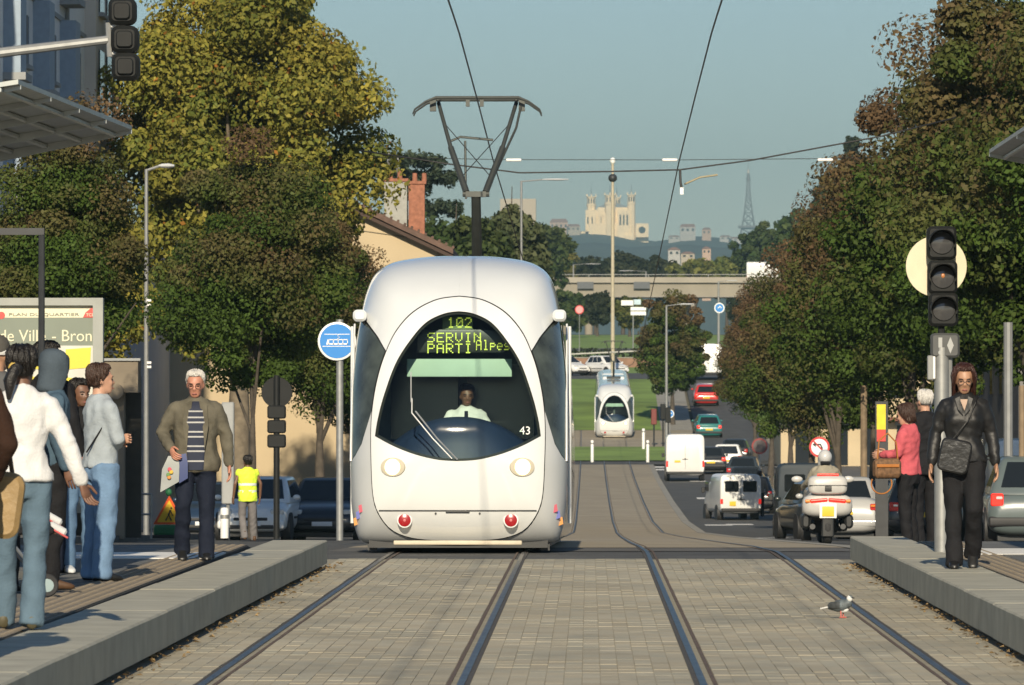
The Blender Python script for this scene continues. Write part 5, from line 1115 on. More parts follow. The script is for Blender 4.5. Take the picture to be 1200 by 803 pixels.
for w_, px in (('de', 15.5), ('Ville', 53), ('-', 65), ('Bron', 107.5)): text('title_word', w_, .132, (Bx(px), .045, Bz(394)), crm, T, align='RIGHT', sx=.95)
MB().prism([(Bx(96) , .048, Bz(372)), (Bx(109.5), .048, Bz(372)), (Bx(109.5), .048, Bz(359)), (Bx(104), .048, Bz(362)), (Bx(99), .048, Bz(366))], (0, -.004, 0)).build('corner_logo', redp, T, smooth=False); text('logo_text', 'TCL', .035, (Bx(104.3), .042, Bz(369)), crm, T)
MB().lathe([(.03, 0), (.028, .004)], (Bx(0), .05, Bz(369.5)), 14, ROTX).build('corner_logo', redp, T)
rm = random.Random(4)
for i in range(7):
    for j in range(7):
        x0 = -.85 + i * .245 + rm.uniform(0, .03); z1 = Bz(407) - j * .2 - rm.uniform(0, .03)
        if rm.random() < .12 or z1 < .75: continue
        sk = rm.uniform(-.04, .04); MB().prism([(x0, .048, z1 - .16), (x0 + .2, .048, z1 - .16 + sk), (x0 + .2 + sk * .5, .048, z1 + sk), (x0 + sk * .5, .048, z1)], (0, -.003, 0)).build('city_block', yel, T, smooth=False)
# round blue tram sign
Yt = 104; T = thing('tram_sign', 'round blue sign with white tram symbol on grey pole', 'sign', (ax(398, Yt), Yt, gz(Yt))); zc = 1.5 - (400 - VY) * Yt / F - gz(Yt); xo = ax(395, Yt) - ax(398, Yt)
MB().tube([(0, .03, 0), (0, .03, zc + .38)], .062, 12).build('pole', galv, T)
d = MB().lathe([(.335, -.01), (.335, .01), (.325, .014)], (xo, -.05, zc), 36, ROTX).build('disc', white, T); MB().lathe([(.30, .0), (.298, .006)], (xo, -.064, zc), 36, ROTX).build('blue_field', mat('sign_blue', (.01, .20, .58), .5, var=.02), d)
s = MB(); y = -.0735
def sq(x0, x1, z0, z1): s.b2((xo + x0, y, zc + z0), (xo + x1, y + .006, zc + z1))
sq(-.22, .22, .115, .127); sq(-.25, .25, -.095, -.083); sq(-.15, .19, -.06, -.035); sq(-.15, .19, .02, .035)
for k in range(5): sq(-.15 + k * .082, -.138 + k * .082, -.06, .03)
s.prism([(xo - .19, y, zc - .06), (xo - .15, y, zc - .06), (xo - .15, y, zc + .035), (xo - .165, y, zc + .03)], (0, .006, 0)); s.tube([(xo + .0, y, zc + .035), (xo + .05, y, zc + .07), (xo + .01, y, zc + .09), (xo + .03, y, zc + .12)], .006, 5); s.build('tram_symbol', mat('sign_white', (.75, .76, .76), .5, var=0), d, smooth=False)
MB().box((0, -.005, zc), (.06, .1, .06)).build('bracket', galv, T, smooth=False)
# lamp posts
def lamp(label, px, ytop, Y, arm=(.5,), r=.055, base=None, head=True, name='street_lamp', m=None):
    zb = gz(Y) if base is None else base; T = thing(name, label, 'lamp post', (ax(px, Y), Y, zb)); h = 1.5 - (ytop - VY) * Y / F - zb; m = m or pole_grey
    MB().tube([(0, 0, 0), (0, 0, h * .35), (0, 0, h)], [r * 1.15, r, r * .7], 10).build('pole', m, T)
    for a in arm:
        MB().tube([(0, 0, h - .03), (a * .55, 0, h + .06), (a * .7, 0, h + .07)], .03, 8).build('arm', m, T)
        if head: MB().loft([sect(q, zl, zu, 0, 12, .7) if False else [(a * t + 0, .13 * q * math.cos(u), h + .07 + .055 * q * math.sin(u) + (.0)) for u in np.linspace(0, 6.283, 12, endpoint=False)] for t, q in ((.55, .45), (.7, .9), (1.0, 1.0), (1.25, .5))]).build('lamp_head', mat('lamp_head', (.55, .56, .56), .4, var=.05), T)
    return T
T = lamp('slim grey lamp post with white head on the left pavement', 171, 198, 128, (.48,), .052, name='street_lamp')
for py in (352, 357, 425, 430):
    z = 1.5 - (py - VY) * 128 / F - gz(128); MB().box((.06, -.03, z), (.10, .03, .05)).build('band', white, T, smooth=False)
lamp('tall central mast beyond the small tram', 718, 192, 420, (), .13, m=mat('mast_tan', (.42, .37, .27), .6, var=.1), name='tall_mast')
T = bpy.data.objects['tall_mast']; hm_ = 1.5 - (192 - VY) * 420 / F - gz(420); MB().ell((0, 0, hm_ - 1.0), (.32, .32, .3), 12, 8).build('lamp_ball', dark_metal, T); MB().ell((0, 0, hm_ + .2), (.2, .2, .25), 10, 6).build('lamp_top', white, T)
lamp('thin grey lamp post with arm right of the small tram', 781, 358, 362, (1.35,), .09); lamp('grey lamp post with long arm behind the pantograph', 611, 212, 300, (1.9,), .075)
for px, py, Y, a, l in ((842, 330, 560, 1.4, 'far lamp post above the flyover trees'), (672, 310, 820, 3.0, 'lamp post with long arm on the flyover at left'), (757, 318, 820, -3.0, 'lamp post with long arm on the flyover near the mast')):
    lamp(l, px, py, Y, (a,), .12, base=None if Y < 700 else 19.0)
# dark signals seen from behind, left road
Yd = 116; T = thing('road_signal', 'dark round sign and signal boxes seen from behind, left road', 'signal', (ax(324, Yd), Yd, gz(Yd))); zz = lambda py: 1.5 - (py - VY) * Yd / F - gz(Yd)
MB().tube([(0, 0, 0), (0, 0, zz(440))], .06, 10).build('pole', sig_m, T); MB().lathe([(.30, 0), (.30, .02)], (0, .09, zz(460)), 24, ROTX).build('round_sign', sig_m, T)
for py in (483, 500, 517): MB().rbox((0, .02, zz(py)), (.36, .2, .26), .05, 'y').build('signal_head', sig_m, T)
# bollard, signs, barrier, roadworks triangle, grey pillar
def bollard(label, px, py, Y, h, r=.06, group=None, zoff=0):
    T = thing('bollard', label, 'bollard', (ax(px, Y), Y, gz(Y) + zoff), 0, group); MB().lathe([(r, 0), (r, h - .03), (r * .8, h), (r * .2, h + .01)], (0, 0, 0), 14).build('post', white, T); MB().lathe([(r + .004, h - .22), (r + .004, h - .14)], (0, 0, 0), 14).build('band', galv, T)
bollard('short white bollard behind the old man', 263, 632, 122, .62, .085)
T = thing('grey_pillar', 'narrow pale grey pillar behind the old man\'s shoulder', 'pillar', (ax(267, 123), 123, gz(123))); MB().rbox((0, 0, 1.75), (.26, .18, 2.1), .04, 'z').build('panel', mat('pillar_grey', (.30, .31, .31), .5, var=.08), T); MB().tube([(0, 0, 0), (0, 0, .75)], .04, 8).build('stem', galv, T)
g_ = 'white posts around the far lawn'
for px, l in ((694, 'white post left of the tracks at the lawn edge'), (754, 'white post behind, right of the tracks'), (759, 'white post in front, right of the tracks')): bollard(l, px, 545, 341 if px != 754 else 358, 1.25, .09, g_)
T = thing('roadworks_sign', 'orange triangular roadworks sign on green stand, left road', 'sign', (ax(198, 120), 120, gz(120)), R(-15)); c3 = [(-.34, 0, .28), (.34, 0, .28), (0, 0, .86)]
ins = lambda k: [Vector(p).lerp(Vector((0, 0, .473)), k) for p in c3]
MB().prism(c3, (0, .02, 0)).build('red_border', mat('sign_red_orange', (.72, .10, .02), .5, var=0), T, smooth=False); MB().prism([p + V3(0, -.004, 0) for p in ins(.24)], (0, .005, 0)).build('yellow_field', mat('sign_yellow', (.75, .48, .03), .5, var=0), T, smooth=False)
MB().tube([(-.07, -.012, .36), (-.01, -.012, .47), (.05, -.012, .36)], .016, 6).tube([(-.01, -.012, .47), (.03, -.012, .57)], .02, 6).tube([(.03, -.012, .55), (.08, -.012, .46)], .012, 6).ell((.05, -.012, .61), (.022, .008, .022), 8, 6).build('digger_symbol', black, T)
MB().rbox((0, .05, .16), (.62, .3, .22), .06, 'x').build('stand', mat('stand_green', (.02, .16, .06), .6), T); MB().ell((-.02, .02, .93), (.07, .06, .08), 10, 6).build('beacon', mat('stand_green', (.02, .16, .06), .6), T); MB().rbox((.0, .1, .04), (.66, .4, .07), .02, 'x').build('foot', rubber, T)
T = thing('pedestrian_barrier', 'grey steel pedestrian barrier beside the left lamp post', 'barrier', (ax(140, 118), 118, gz(118)))
for x in (-.6, -.12, .36, .62): MB().tube([(x, 0, 0), (x, 0, .88)], .024, 8).build('post', galv, T)
for z in (.48, .88): MB().tube([(-.6, 0, z), (.62, 0, z)], .022, 8).build('rail', galv, T)
def roundsign(label, px, py, Y, r, field, rim=None, bar=None, pole=True, back=None, zb=None):
    zb = gz(Y) if zb is None else zb; p = at(px, py, Y); T = thing('traffic_sign', label, 'sign', (p.x, Y, zb)); z = p.z - zb
    if pole: MB().tube([(0, .03, 0), (0, .03, z)], .035, 8).build('pole', galv, T)
    d = MB().lathe([(r, -.008), (r, .008)], (0, 0, z), 30, ROTX).build('disc', rim or field, T); MB().lathe([(r * .80, 0), (r * .795, .005)], (0, -.011, z), 30, ROTX).build('field', field, d)
    if bar == 'arrow':
        m = black; a = MB().tube([(r * .25, -.02, z - r * .55), (r * .25, -.02, z - .05 * r), (r * .1, -.02, z + r * .25), (-r * .45, -.02, z + r * .25)], r * .075, 6); a.prism([(-r * .35, -.02, z + r * .5), (-r * .35, -.02, z), (-r * .68, -.02, z + r * .25)], (0, .006, 0)); a.build('arrow', m, d)
        MB().tube([(-r * .58, -.022, z + r * .58), (r * .58, -.022, z - r * .58)], r * .075, 6).build('slash', rim, d)
    if bar == 'chev': MB().prism([(-r * .4, -.02, z - r * .1), (r * .1, -.02, z + r * .45), (r * .5, -.02, z + r * .0), (r * .3, -.02, z + r * .0), (r * .1, -.02, z + r * .2), (-r * .2, -.02, z - r * .1)], (0, .005, 0)).build('arrow', white, d, smooth=False)
    return T
swh = mat('sign_white', (.75, .76, .76), .5, var=0); srd = mat('sign_red', (.50, .03, .03), .5, var=0); sbl = mat('sign_blue', (.01, .20, .58), .5, var=.02)
roundsign('red ringed no-left-turn sign above the motorcyclist', 960, 524, 128, .22, swh, srd, 'arrow'); roundsign('red ringed round sign among the trunks beyond the white estate car', 890, 523, 255, .34, mat('sign_dim', (.10, .08, .08), .6), mat('sign_dim_red', (.22, .03, .03), .6))
roundsign('red and white round sign under the flyover, left of mast', 679, 363, 560, .42, mat('sign_rose', (.62, .28, .28), .5), srd); roundsign('round blue arrow sign under the flyover', 843, 361, 520, .45, sbl, swh, 'chev'); roundsign('round blue sign near the far traffic lights', 785, 485, 366, .26, sbl, swh, 'chev')
T = thing('direction_sign', 'white direction boards on a post under the flyover', 'sign', (ax(742, 560), 560, gz(560)))
for (a, b_, c_, d_, m) in ((728, 742, 352, 358, swh), (743, 751, 351, 357, mat('sign_pale_blue', (.45, .58, .66), .5)), (739, 757, 360, 364, swh), (739, 757, 365, 369.5, swh)):
    p, q_ = at(a, d_, 560), at(b_, c_, 560); MB().b2((p.x - T.location.x, -.05, p.z - gz(560)), (q_.x - T.location.x, 0, q_.z - gz(560))).build('board', m, T, smooth=False)
MB().tube([(0, .04, 0), (0, .04, at(742, 351, 560).z - gz(560))], .06, 8).build('post', galv, T)
T = thing('traffic_light', 'dark traffic lights and red kiosk panel beside the far path', 'signal', (ax(776, 362), 362, gz(362)))
for dx, m, h in ((-.5, mat('kiosk_red', (.16, .03, .025), .6), 2.3), (.05, sig_m, 2.6), (.35, sig_m, 2.4)): MB().rbox((dx, 0, h - .5), (.34, .2, .95), .05, 'z').build('signal_head', m, T); MB().tube([(dx, .05, 0), (dx, .05, h - .8)], .05, 8).build('post', dark_metal, T)
T = thing('poster', 'yellow poster with red foot on dark post left of woman in pink', 'poster', (ax(1032, 100), 100, gz(100))); p, q_ = at(1027, 520, 100), at(1037, 474, 100)
MB().b2((-.07, -.02, q_.z - gz(100) - .42), (.08, 0, q_.z - gz(100))).build('sheet', mat('poster_yellow', (.68, .55, .02), .6, var=.1), T, smooth=False); MB().b2((-.07, -.02, q_.z - gz(100) - .62), (.08, 0, q_.z - gz(100) - .423)).build('foot_panel', mat('poster_red', (.55, .05, .04), .6, var=.2), T, smooth=False); MB().b2((-.09, .002, 0), (.12, .12, q_.z - gz(100) + .05)).build('post', dark_metal, T, smooth=False)
for px, yt, Y, r, m, l in ((1012, 452, 150, .085, mat('post_wood', (.22, .16, .10), .8, var=.2), 'brown post with pale foot beside woman in pink'), (1181, 378, 98, .075, pole_grey, 'slim grey post above the grey-green hatchback'), (1197, 452, 96, .05, mat('post_wood', (.22, .16, .10), .8, var=.2), 'thin brown post at the right edge')):
    T = thing('street_post', l, 'post', (ax(px, Y), Y, gz(Y))); h = 1.5 - (yt - VY) * Y / F - gz(Y); MB().tube([(0, 0, 0), (0, 0, h)], r, 10).build('shaft', m, T); MB().tube([(0, 0, 0), (0, 0, h * .32)], r * 1.6, 10).build('sleeve', concrete, T)
# ---------------------------------------------------------------- overhead line
def wire(name, pts, r, label, m=None):
    o = MB().tube(pts, r, 6).build(name, m or cwire, None, angle=180); return tag(o, label, 'wire')
def cpts(tx, y0, y1): return [(tx + drift(y), y, gz(y) + 5.72 + .0) for y in ysamp(y0, y1)]
wire('contact_wire', cpts(TL, 10, 380), .010, 'overhead contact wire above the left track'); wire('contact_wire', cpts(TR, 10, 360), .010, 'overhead contact wire above the right track')
Yw = 86.0; P = lambda px, py: at(px, py, Yw)
wire('span_wire', [P(420, 176), P(525, 192), P(609, 202.5), P(717, 201), P(797, 199), P(880, 188), P(1032, 160), P(1120, 138)], .011, 'dark span wire holding the contact wires across the street')
Y2 = 140; wire('span_wire', [at(430, 184, Y2), at(590, 187, Y2), at(790, 187.5, Y2), at(970, 186, Y2), at(1060, 184, Y2)], .008, 'thin span wire with white insulators across the street')
for px, l in ((602, 'white insulator bar right of the pantograph'), (785, 'white insulator bar above the cathedral hill'), (967, 'white insulator bar near the right trees')):
    tag(MB().rbox(at(px, 187.5, Y2), (.36, .06, .07), .03, 'x').build('insulator', white), l, 'insulator', 'white insulators on the span wire')
T = thing('wire_hanger', 'short hanger and steady arm where the right contact wire is held', 'hanger', P(800, 205)); o = T.location
MB().tube([P(797, 199) - o, P(797.5, 214) - o, P(800, 226) - o], .018, 6).build('hanger_rod', cwire, T); MB().tube([P(802, 216) - o, P(820, 208) - o, P(841, 205) - o], .014, 6).build('steady_arm', mat('arm_tan', (.3, .26, .16), .6), T); MB().box(P(799, 224) - o, (.05, .05, .1)).build('clamp', white, T, smooth=False)
Yh = 396; T = thing('far_cross_arm', 'long pale catenary cross arm over the far tracks', 'cross arm', at(690, 415, Yh)); o = T.location; MB().tube([at(664, 415.5, Yh) - o, at(823, 408, Yh) - o], .055, 8).build('arm', mat('arm_pale', (.42, .42, .38), .5), T); MB().ell(at(820, 406, Yh) - o, (.12, .12, .08), 8, 6).build('end_cap', white, T); MB().tube([at(781, 405, Yh) - o, at(781, 490, Yh) - o], .07, 8).build('support_pole', pole_grey, T)
# ---------------------------------------------------------------- buildings
bw = mat('facade_blue_grey', (.74, .73, .70), .85, var=.1, scale=.8, bump=.1, bscale=10); bw2 = mat('facade_taupe', (.58, .53, .46), .85, var=.1, scale=.8); panel_b = mat('bay_blue', (.27, .34, .42), .6, var=.08); win_d = mat('window_dark', (.02, .024, .028), .08, var=0, spec=.6); sill_m = mat('sill', (.30, .31, .31), .8, var=.05)
X0 = -14.0; Z0 = gz(160)
T = thing('apartment_block', 'blue-grey apartment block rising at upper left', 'building', (X0, 139, Z0)); L1, L2 = 26.5, 33.2
MB().b2((-10, -6, 0), (0, L1, 24)).build('wall', bw, T, smooth=False); MB().b2((-10, L1, 0), (.32, L2, 24)).build('end_bay', bw2, T, smooth=False)
for fl in range(2, 8):
    z = fl * 2.85 + .5
    for k, y in enumerate(np.arange(1.2, L1 - 1, 2.55)):
        if k % 3 == 1:
            if fl % 2 == 0 or True: b_ = MB().b2((0, y - .2, z - .5 + (.0)), (.42, y + 1.25, z + 1.75)).build('bay_panel', panel_b, T, smooth=False); MB().b2((0, y - .3, z - .68), (.55, y + 1.35, z - .504)).build('bay_sill', sill_m, b_, smooth=False)
        else:
            w = MB().b2((-.05, y, z), (.02, y + 1.1, z + 1.25)).build('window', win_d, T, smooth=False); MB().b2((.0, y - .1, z - .1), (.14, y + 1.2, z - .004)).build('sill', sill_m, w, smooth=False); MB().b2((0, y + .52, z), (.05, y + .58, z + 1.25)).build('mullion', sill_m, w, smooth=False)
    for y in (L1 + 1.0, L1 + 3.6):
        w = MB().b2((.25, y, z - .3), (.36, y + 1.5, z + 1.5)).build('window', win_d, T, smooth=False); MB().b2((.3, y - .1, z - .42), (.46, y + 1.6, z - .304)).build('sill', sill_m, w, smooth=False)
    MB().b2((0, -6, z - 1.12), (.06, L1 - .01, z - 1.0)).build('string_course', sill_m, T, smooth=False)
for y in (4.9, 12.5, 20.2): MB().tube([(.08, y, 0), (.08, y, 24)], .06, 8).build('downpipe', sill_m, T)
# dark plain side building, its wall facing the street
dk = mat('plaster_slate', (.30, .34, .38), .9, var=.1, scale=.6)
T = thing('slate_building', 'plain dark slate-coloured building beside the beige house', 'building', (-13.7, 172.5, gz(185))); MB().b2((-8, 0, 0), (-.3, 27, 8.6)).build('wall', dk, T, smooth=False); MB().b2((-8.2, -.2, 8.6), (-.1, 27, 8.85)).build('roof_edge', sill_m, T, smooth=False)
# porch
con = mat('porch_concrete', (.20, .165, .12), .85, var=.15, scale=2)
Yp = 117; zt = 1.5 - (423 - VY) * Yp / F - gz(Yp); T = thing('concrete_porch', 'brown concrete porch with pillars behind the waiting people', 'porch', (ax(140, Yp), Yp, gz(Yp)))
MB().b2((-3.0, -.2, zt - .62), (.37, .6, zt)).build('beam', con, T, smooth=False); MB().b2((-3.05, -.25, zt), (.42, .65, zt + .05)).build('coping', sill_m, T, smooth=False); MB().b2((-3, .9, 0), (.35, 1.0, zt - .3)).build('back_wall', mat('porch_dark', (.06, .055, .045), .9), T, smooth=False)
for x in (-2.6, -1.2, -.52, -.05):
    pl = MB().b2((x - .13, 0, 0), (x + .13, .4, zt - .622)).build('pillar', con, T, smooth=False); MB().lathe([(.15, -.14), (.15, .14)], (x + .0, -.2, zt - .60), 14, ROTX).build('corbel', con, pl)
# beige house with gable and chimneys
hs = mat('plaster_beige', (.50, .40, .255), .9, var=.07, scale=.5, bump=.1, bscale=8); tile = mat('roof_tile', (.13, .08, .06), .85, var=.3, scale=3); brick = mat('chimney_brick', (.30, .125, .075), .9, var=.25, scale=8); render_ = mat('chimney_render', (.33, .33, .30), .9, var=.12)
Yh = 200; zg = gz(Yh); T = thing('beige_house', 'beige plastered house with tiled gable roof and two chimneys', 'house', (ax(360, Yh), Yh, zg)); hx = lambda px: ax(px, Yh) - T.location.x; hz_ = lambda py: 1.5 - (py - VY) * Yh / F - zg
xl, xr, xp = hx(196), hx(512), hx(330); ze, zr = hz_(290), hz_(204)
sl = (zr - ze) / (xr - xp)
MB().loft([[(xl, y, 0), (xr, y, 0), (xr, y, ze), (xp, y, zr), (xl, y, zr - (xp - xl) * sl)] for y in (0, 10)]).build('wall', hs, T, smooth=False)
ov = .55
rf = MB().loft([[(xp, y, zr + .03), (xr + ov, y, ze - ov * sl + .03), (xr + ov, y, ze - ov * sl + .22), (xp, y, zr + .25), (xl - ov, y, zr - (xp - xl + ov) * sl + .25), (xl - ov, y, zr - (xp - xl + ov) * sl + .03)] for y in (-.45, 10.3)]).build('roof', tile, T, smooth=False)
for k in range(26):
    t = k / 25; x = xp + (xr + ov - xp) * t; z = zr - (x - xp) * sl + .25
    if k % 1 == 0: MB().tube([(x, -.47, z), (x, -.3, z + .02)], .05, 8).build('edge_tile', tile, rf)
MB().loft([[(xp, -.40, zr - .02), (xr + ov, -.40, ze - ov * sl - .02), (xr + ov, -.40, ze - ov * sl - .14), (xp, -.40, zr - .14)], [(xp, -.34, zr - .02), (xr + ov, -.34, ze - ov * sl - .02), (xr + ov, -.34, ze - ov * sl - .14), (xp, -.34, zr - .14)]]).build('fascia', mat('fascia_brown', (.06, .035, .025), .8), rf, smooth=False)
MB().tube([(xp + 1, -.02, hz_(262)), (xr, -.02, hz_(283))], .015, 5).build('wall_cable', mat('cable_grey', (.2, .17, .12), .8), T)
for (a, b_, yt, m, nm) in ((447, 474, 209, render_, 'chimney'), (476, 495, 212, brick, 'chimney')):
    c = MB().b2((hx(a), 2.6, ze - .6), (hx(b_), 3.3, hz_(yt))).build(nm, m, rf, smooth=False); MB().b2((hx(a) - .05, 2.55, hz_(yt)), (hx(b_) + .05, 3.35, hz_(yt) + .1)).build('cap', brick, c, smooth=False)
    for k in range(2): MB().lathe([(.09, 0), (.075, .28)], (hx(a) + .2 + .32 * k, 2.95, hz_(yt) + .1), 10).build('chimney_pot', brick, c)
for px, yt in ((452, 170), (463, 180)): MB().tube([(hx(px), 3, hz_(212)), (hx(px), 3, hz_(yt))], .03, 6).ell((hx(px), 3, hz_(yt + 14)), (.07, .07, .16), 8, 5).build('antenna', galv, T)
for (a, b_, c_, d_) in ((215, 232, 330, 375), (262, 280, 330, 375)):
    w = MB().b2((hx(a), -.04, hz_(d_)), (hx(b_), .05, hz_(c_))).build('window', win_d, T, smooth=False); MB().b2((hx(a) - .1, -.1, hz_(d_) - .1), (hx(b_) + .1, .0, hz_(d_) - .004)).build('sill', sill_m, w, smooth=False)
MB().tube([(hx(292), -.06, 0), (hx(292), -.06, hz_(330))], .05, 8).build('downpipe', mat('pipe_beige', (.36, .29, .19), .7), T)
# right-hand buildings glimpsed between the trunks
cream = mat('shop_cream', (.52, .42, .27), .9, var=.1, scale=.6); T = thing('cream_shop', 'cream building with shop fronts glimpsed between right trunks', 'building', (10.6, 330, gz(330))); MB().b2((0, 0, 0), (9, 14, 7)).build('wall', cream, T, smooth=False); MB().b2((-.2, -.2, 7), (9.2, 14.2, 7.3)).build('roof', tile, T, smooth=False)
for x in (.8, 2.6, 4.4, 6.4):
    w = MB().b2((x, -.04, .1), (x + 1.1, .03, 2.3)).build('shop_window', win_d, T, smooth=False); MB().b2((x - .1, -.1, 2.3), (x + 1.2, .02, 2.5)).build('lintel', sill_m, w, smooth=False)
for x in (.8, 3.2, 5.8): MB().b2((x, -.03, 3.8), (x + 1.0, .03, 5.4)).build('window', win_d, T, smooth=False)
MB().b2((-.02, -1.0, 2.55), (8.5, -.02, 2.75)).build('awning', mat('awning_brown', (.2, .08, .05), .8), T, smooth=False)
T = thing('white_kiosk', 'white building with red sign behind the right trees', 'building', (13.2, 225, gz(225))); MB().b2((0, 0, 0), (8, 10, 5)).build('wall', mat('kiosk_white', (.62, .62, .60), .8, var=.06), T, smooth=False); MB().b2((.0, -.06, 2.6), (3.2, -.005, 3.2)).build('sign_band', mat('kiosk_sign_red', (.5, .03, .03), .6), T, smooth=False)
for x in (.5, 2.0, 3.5): MB().b2((x, -.04, .4), (x + 1.0, .02, 2.2)).build('window', win_d, T, smooth=False)
T = thing('right_house', 'grey-brown house wall far right behind the trees', 'building', (11.5, 160, gz(160))); MB().b2((0, 0, 0), (14, 40, 8)).build('wall', mat('house_grey', (.20, .19, .18), .9, var=.12), T, smooth=False); MB().b2((-.2, -.2, 8), (14.2, 40.2, 8.3)).build('roof', tile, T, smooth=False)
for y in range(2, 38, 4):
    for z in (.9, 3.8): MB().b2((-.03, y, z), (.05, y + 1.1, z + 1.6)).build('window', win_d, T, smooth=False)
for x in (1.0, 3.5, 6.0): MB().b2((x, -.03, 1.0), (x + 1.1, .03, 2.4)).build('window', win_d, T, smooth=False)
T = thing('low_wall', 'low brick-coloured wall across the far lawn', 'wall', (0, 470, gz(470))); MB().b2((-40, 0, 0), (7, .4, .75)).build('masonry', mat('wall_brick', (.26, .15, .10), .9, var=.15, scale=2), T, smooth=False); MB().b2((-40, -.05, .75), (7, .45, .82)).build('coping', concrete, T, smooth=False)

# ---------------------------------------------------------------- flyover
Yb = 800; zt = at(0, 325, Yb).z; T = thing('flyover', 'long concrete flyover crossing above the avenue', 'bridge', (0, Yb, 0)); bc = mat('bridge_concrete', (.27, .245, .195), .9, var=.1, scale=.3); bz = lambda py: at(0, py, Yb).z
MB().b2((-220, 0, bz(347.5)), (220, 13, bz(333))).build('deck_beam', bc, T, smooth=False); MB().b2((-220, -.45, bz(331.5)), (220, -.1, zt)).build('parapet', mat('bridge_parapet', (.33, .30, .245), .9, var=.08, scale=.3), T, smooth=False); MB().b2((-220, -.1, bz(333)), (220, 13.2, bz(331.3))).build('deck_slab', bc, T, smooth=False); MB().b2((-220, -.6, bz(348.6)), (220, .1, bz(347.4))).build('drip_edge', concrete, T, smooth=False)
MB().tube([(-220, -.3, zt + .35), (220, -.3, zt + .35)], .05, 6).build('handrail', galv, T)
for x in np.arange(-216, 220, 8): MB().tube([(x, -.3, zt), (x, -.3, zt + .35)], .05, 6).build('rail_post', galv, T)
for px in (600, 664, 690, 806, 866, 930, 1010): MB().tube([(ax(px, Yb), 6, gz(Yb)), (ax(px, Yb), 6, bz(347))], .55, 12).build('pier', bc, T)
for px in (686, 752): MB().b2((ax(px - 9.5, Yb), -.6, bz(338.5)), (ax(px + 9.5, Yb), -.47, bz(330.5))).build('sign_back', mat('sign_back', (.09, .10, .11), .6), T, smooth=False)
van('white lorry crossing the flyover above the right trees', (ax(903, 806), 806, bz(331.3)), R(-90), PW, 6.5, 2.3, 2.9, lit=False, name='lorry')
# ---------------------------------------------------------------- hill, basilica, lattice tower, far town
Yk = 7000; hill_m = mat('hill_wood', (.030, .040, .030), .95, var=.45, scale=.02)
def ridge(name, Y, pts, depth, m, n=160, base=0):
    xs = np.linspace(-3400, 3600, n * 3); mb = MB(); px = [p[0] for p in pts]; py = [p[1] for p in pts]; rows = []
    for x in xs:
        q = x * F / Y + VX; yy = float(np.interp(q, px, py)) + 1.1 * math.sin(q * .37) + .8 * math.sin(q * .91 + 1); zt_ = 1.5 - (yy - VY) * Y / F
        rows.append([(x, Y - depth, base), (x, Y - depth * .55, zt_ * .55), (x, Y - depth * .2, zt_ * .93), (x, Y, zt_), (x, Y + depth, base)])
    return tag(MB().grid(rows).build(name, m, None, angle=180), kind='structure')
ridge('hill', Yk, [(-3000, 330), (300, 320), (560, 292), (620, 275), (650, 270), (700, 272), (745, 276), (760, 282), (800, 279), (850, 279), (900, 281), (960, 288), (1100, 300), (5000, 330)], 700, hill_m)
ridge('hill', 5600, [(-3000, 340), (300, 325), (560, 300), (640, 287), (700, 284), (740, 289), (800, 286), (860, 292), (930, 298), (1100, 310), (5000, 340)], 500, hill_m)
bs = mat('basilica_stone', (.90, .74, .48), .9, var=.06, scale=.1); bs2 = mat('basilica_roof', (.22, .25, .27), .8, var=.1)
T = thing('basilica', 'pale stone basilica with four towers on the far hilltop', 'basilica', at(715, 280, 6950)); o = T.location; q = lambda px, py, d=0.: at(px, py, 6950) + V3(0, d, 0) - o
def blk(nm, a, b_, y0, y1, d0=0, d1=20, m=bs, par=None):
    p, r = q(a, y1), q(b_, y0); return MB().b2((p.x, d0, p.z), (r.x, d1, r.z)).build(nm, m, par or T, smooth=False)
blk('nave', 700, 740, 243, 292, 4, 50); blk('apse', 724, 738, 246, 290, -6, 4); blk('crypt_base', 690, 742, 262, 296, 0, 8); blk('side_aisle', 686, 712, 246, 285, 10, 40)
p0, p1, pk_ = q(700, 243), q(740, 243), q(716, 236); MB().loft([[(p0.x, 4, p0.z), (p1.x, 4, p1.z), (pk_.x, 4, pk_.z)], [(p0.x, 50, p0.z), (p1.x, 50, p1.z), (pk_.x, 50, pk_.z)]]).build('roof', bs2, T, smooth=False)
def tower(cx, yt, w, d, yb=285):
    c = q(cx, yt); bot = q(cx, yb).z; n = 8; t = MB().lathe([(w, bot), (w, c.z - 12), (w * 1.12, c.z - 11), (w * 1.12, c.z - 9), (w * .95, c.z - 8.5), (w * .95, c.z - 1.5), (w * 1.15, c.z - 1), (w * 1.15, c.z)], (c.x, d, 0), n).build('tower', bs, T, smooth=False)
    for k in range(4): a = k * math.pi / 2; MB().box((c.x + math.cos(a) * w, d + math.sin(a) * w, c.z + 1.2), (1.4, 1.4, 3)).build('pinnacle', bs, t, smooth=False)
    for k in range(3): MB().b2((c.x - .6 + (k - 1) * w * .55, d - w * 1.0, c.z - 8), (c.x + .6 + (k - 1) * w * .55, d - w * .9, c.z - 2.5)).build('belfry_opening', win_d, t, smooth=False)
    MB().tube([(c.x, d, c.z), (c.x, d, c.z + 13)], [.9, .2], 6).build('spire', bs2, t)
tower(693, 229, 5.2, 36); tower(715, 228.5, 6.2, 2); tower(740, 228, 4.6, 4); tower(723, 230, 4.4, 40)
for k, px in enumerate((727, 731, 735)): blk('tall_window', px - .9, px + .9, 252, 264, -6.4, -5.9, win_d)
for k, px in enumerate((689, 694, 704, 709)): blk('tall_window', px - .7, px + .7, 254, 262, 9.4 if px < 700 else 3.4, 9.9 if px < 700 else 3.9, win_d)
for px in (697, 703, 709): blk('buttress', px - 1, px + 1, 250, 290, -1, 3)
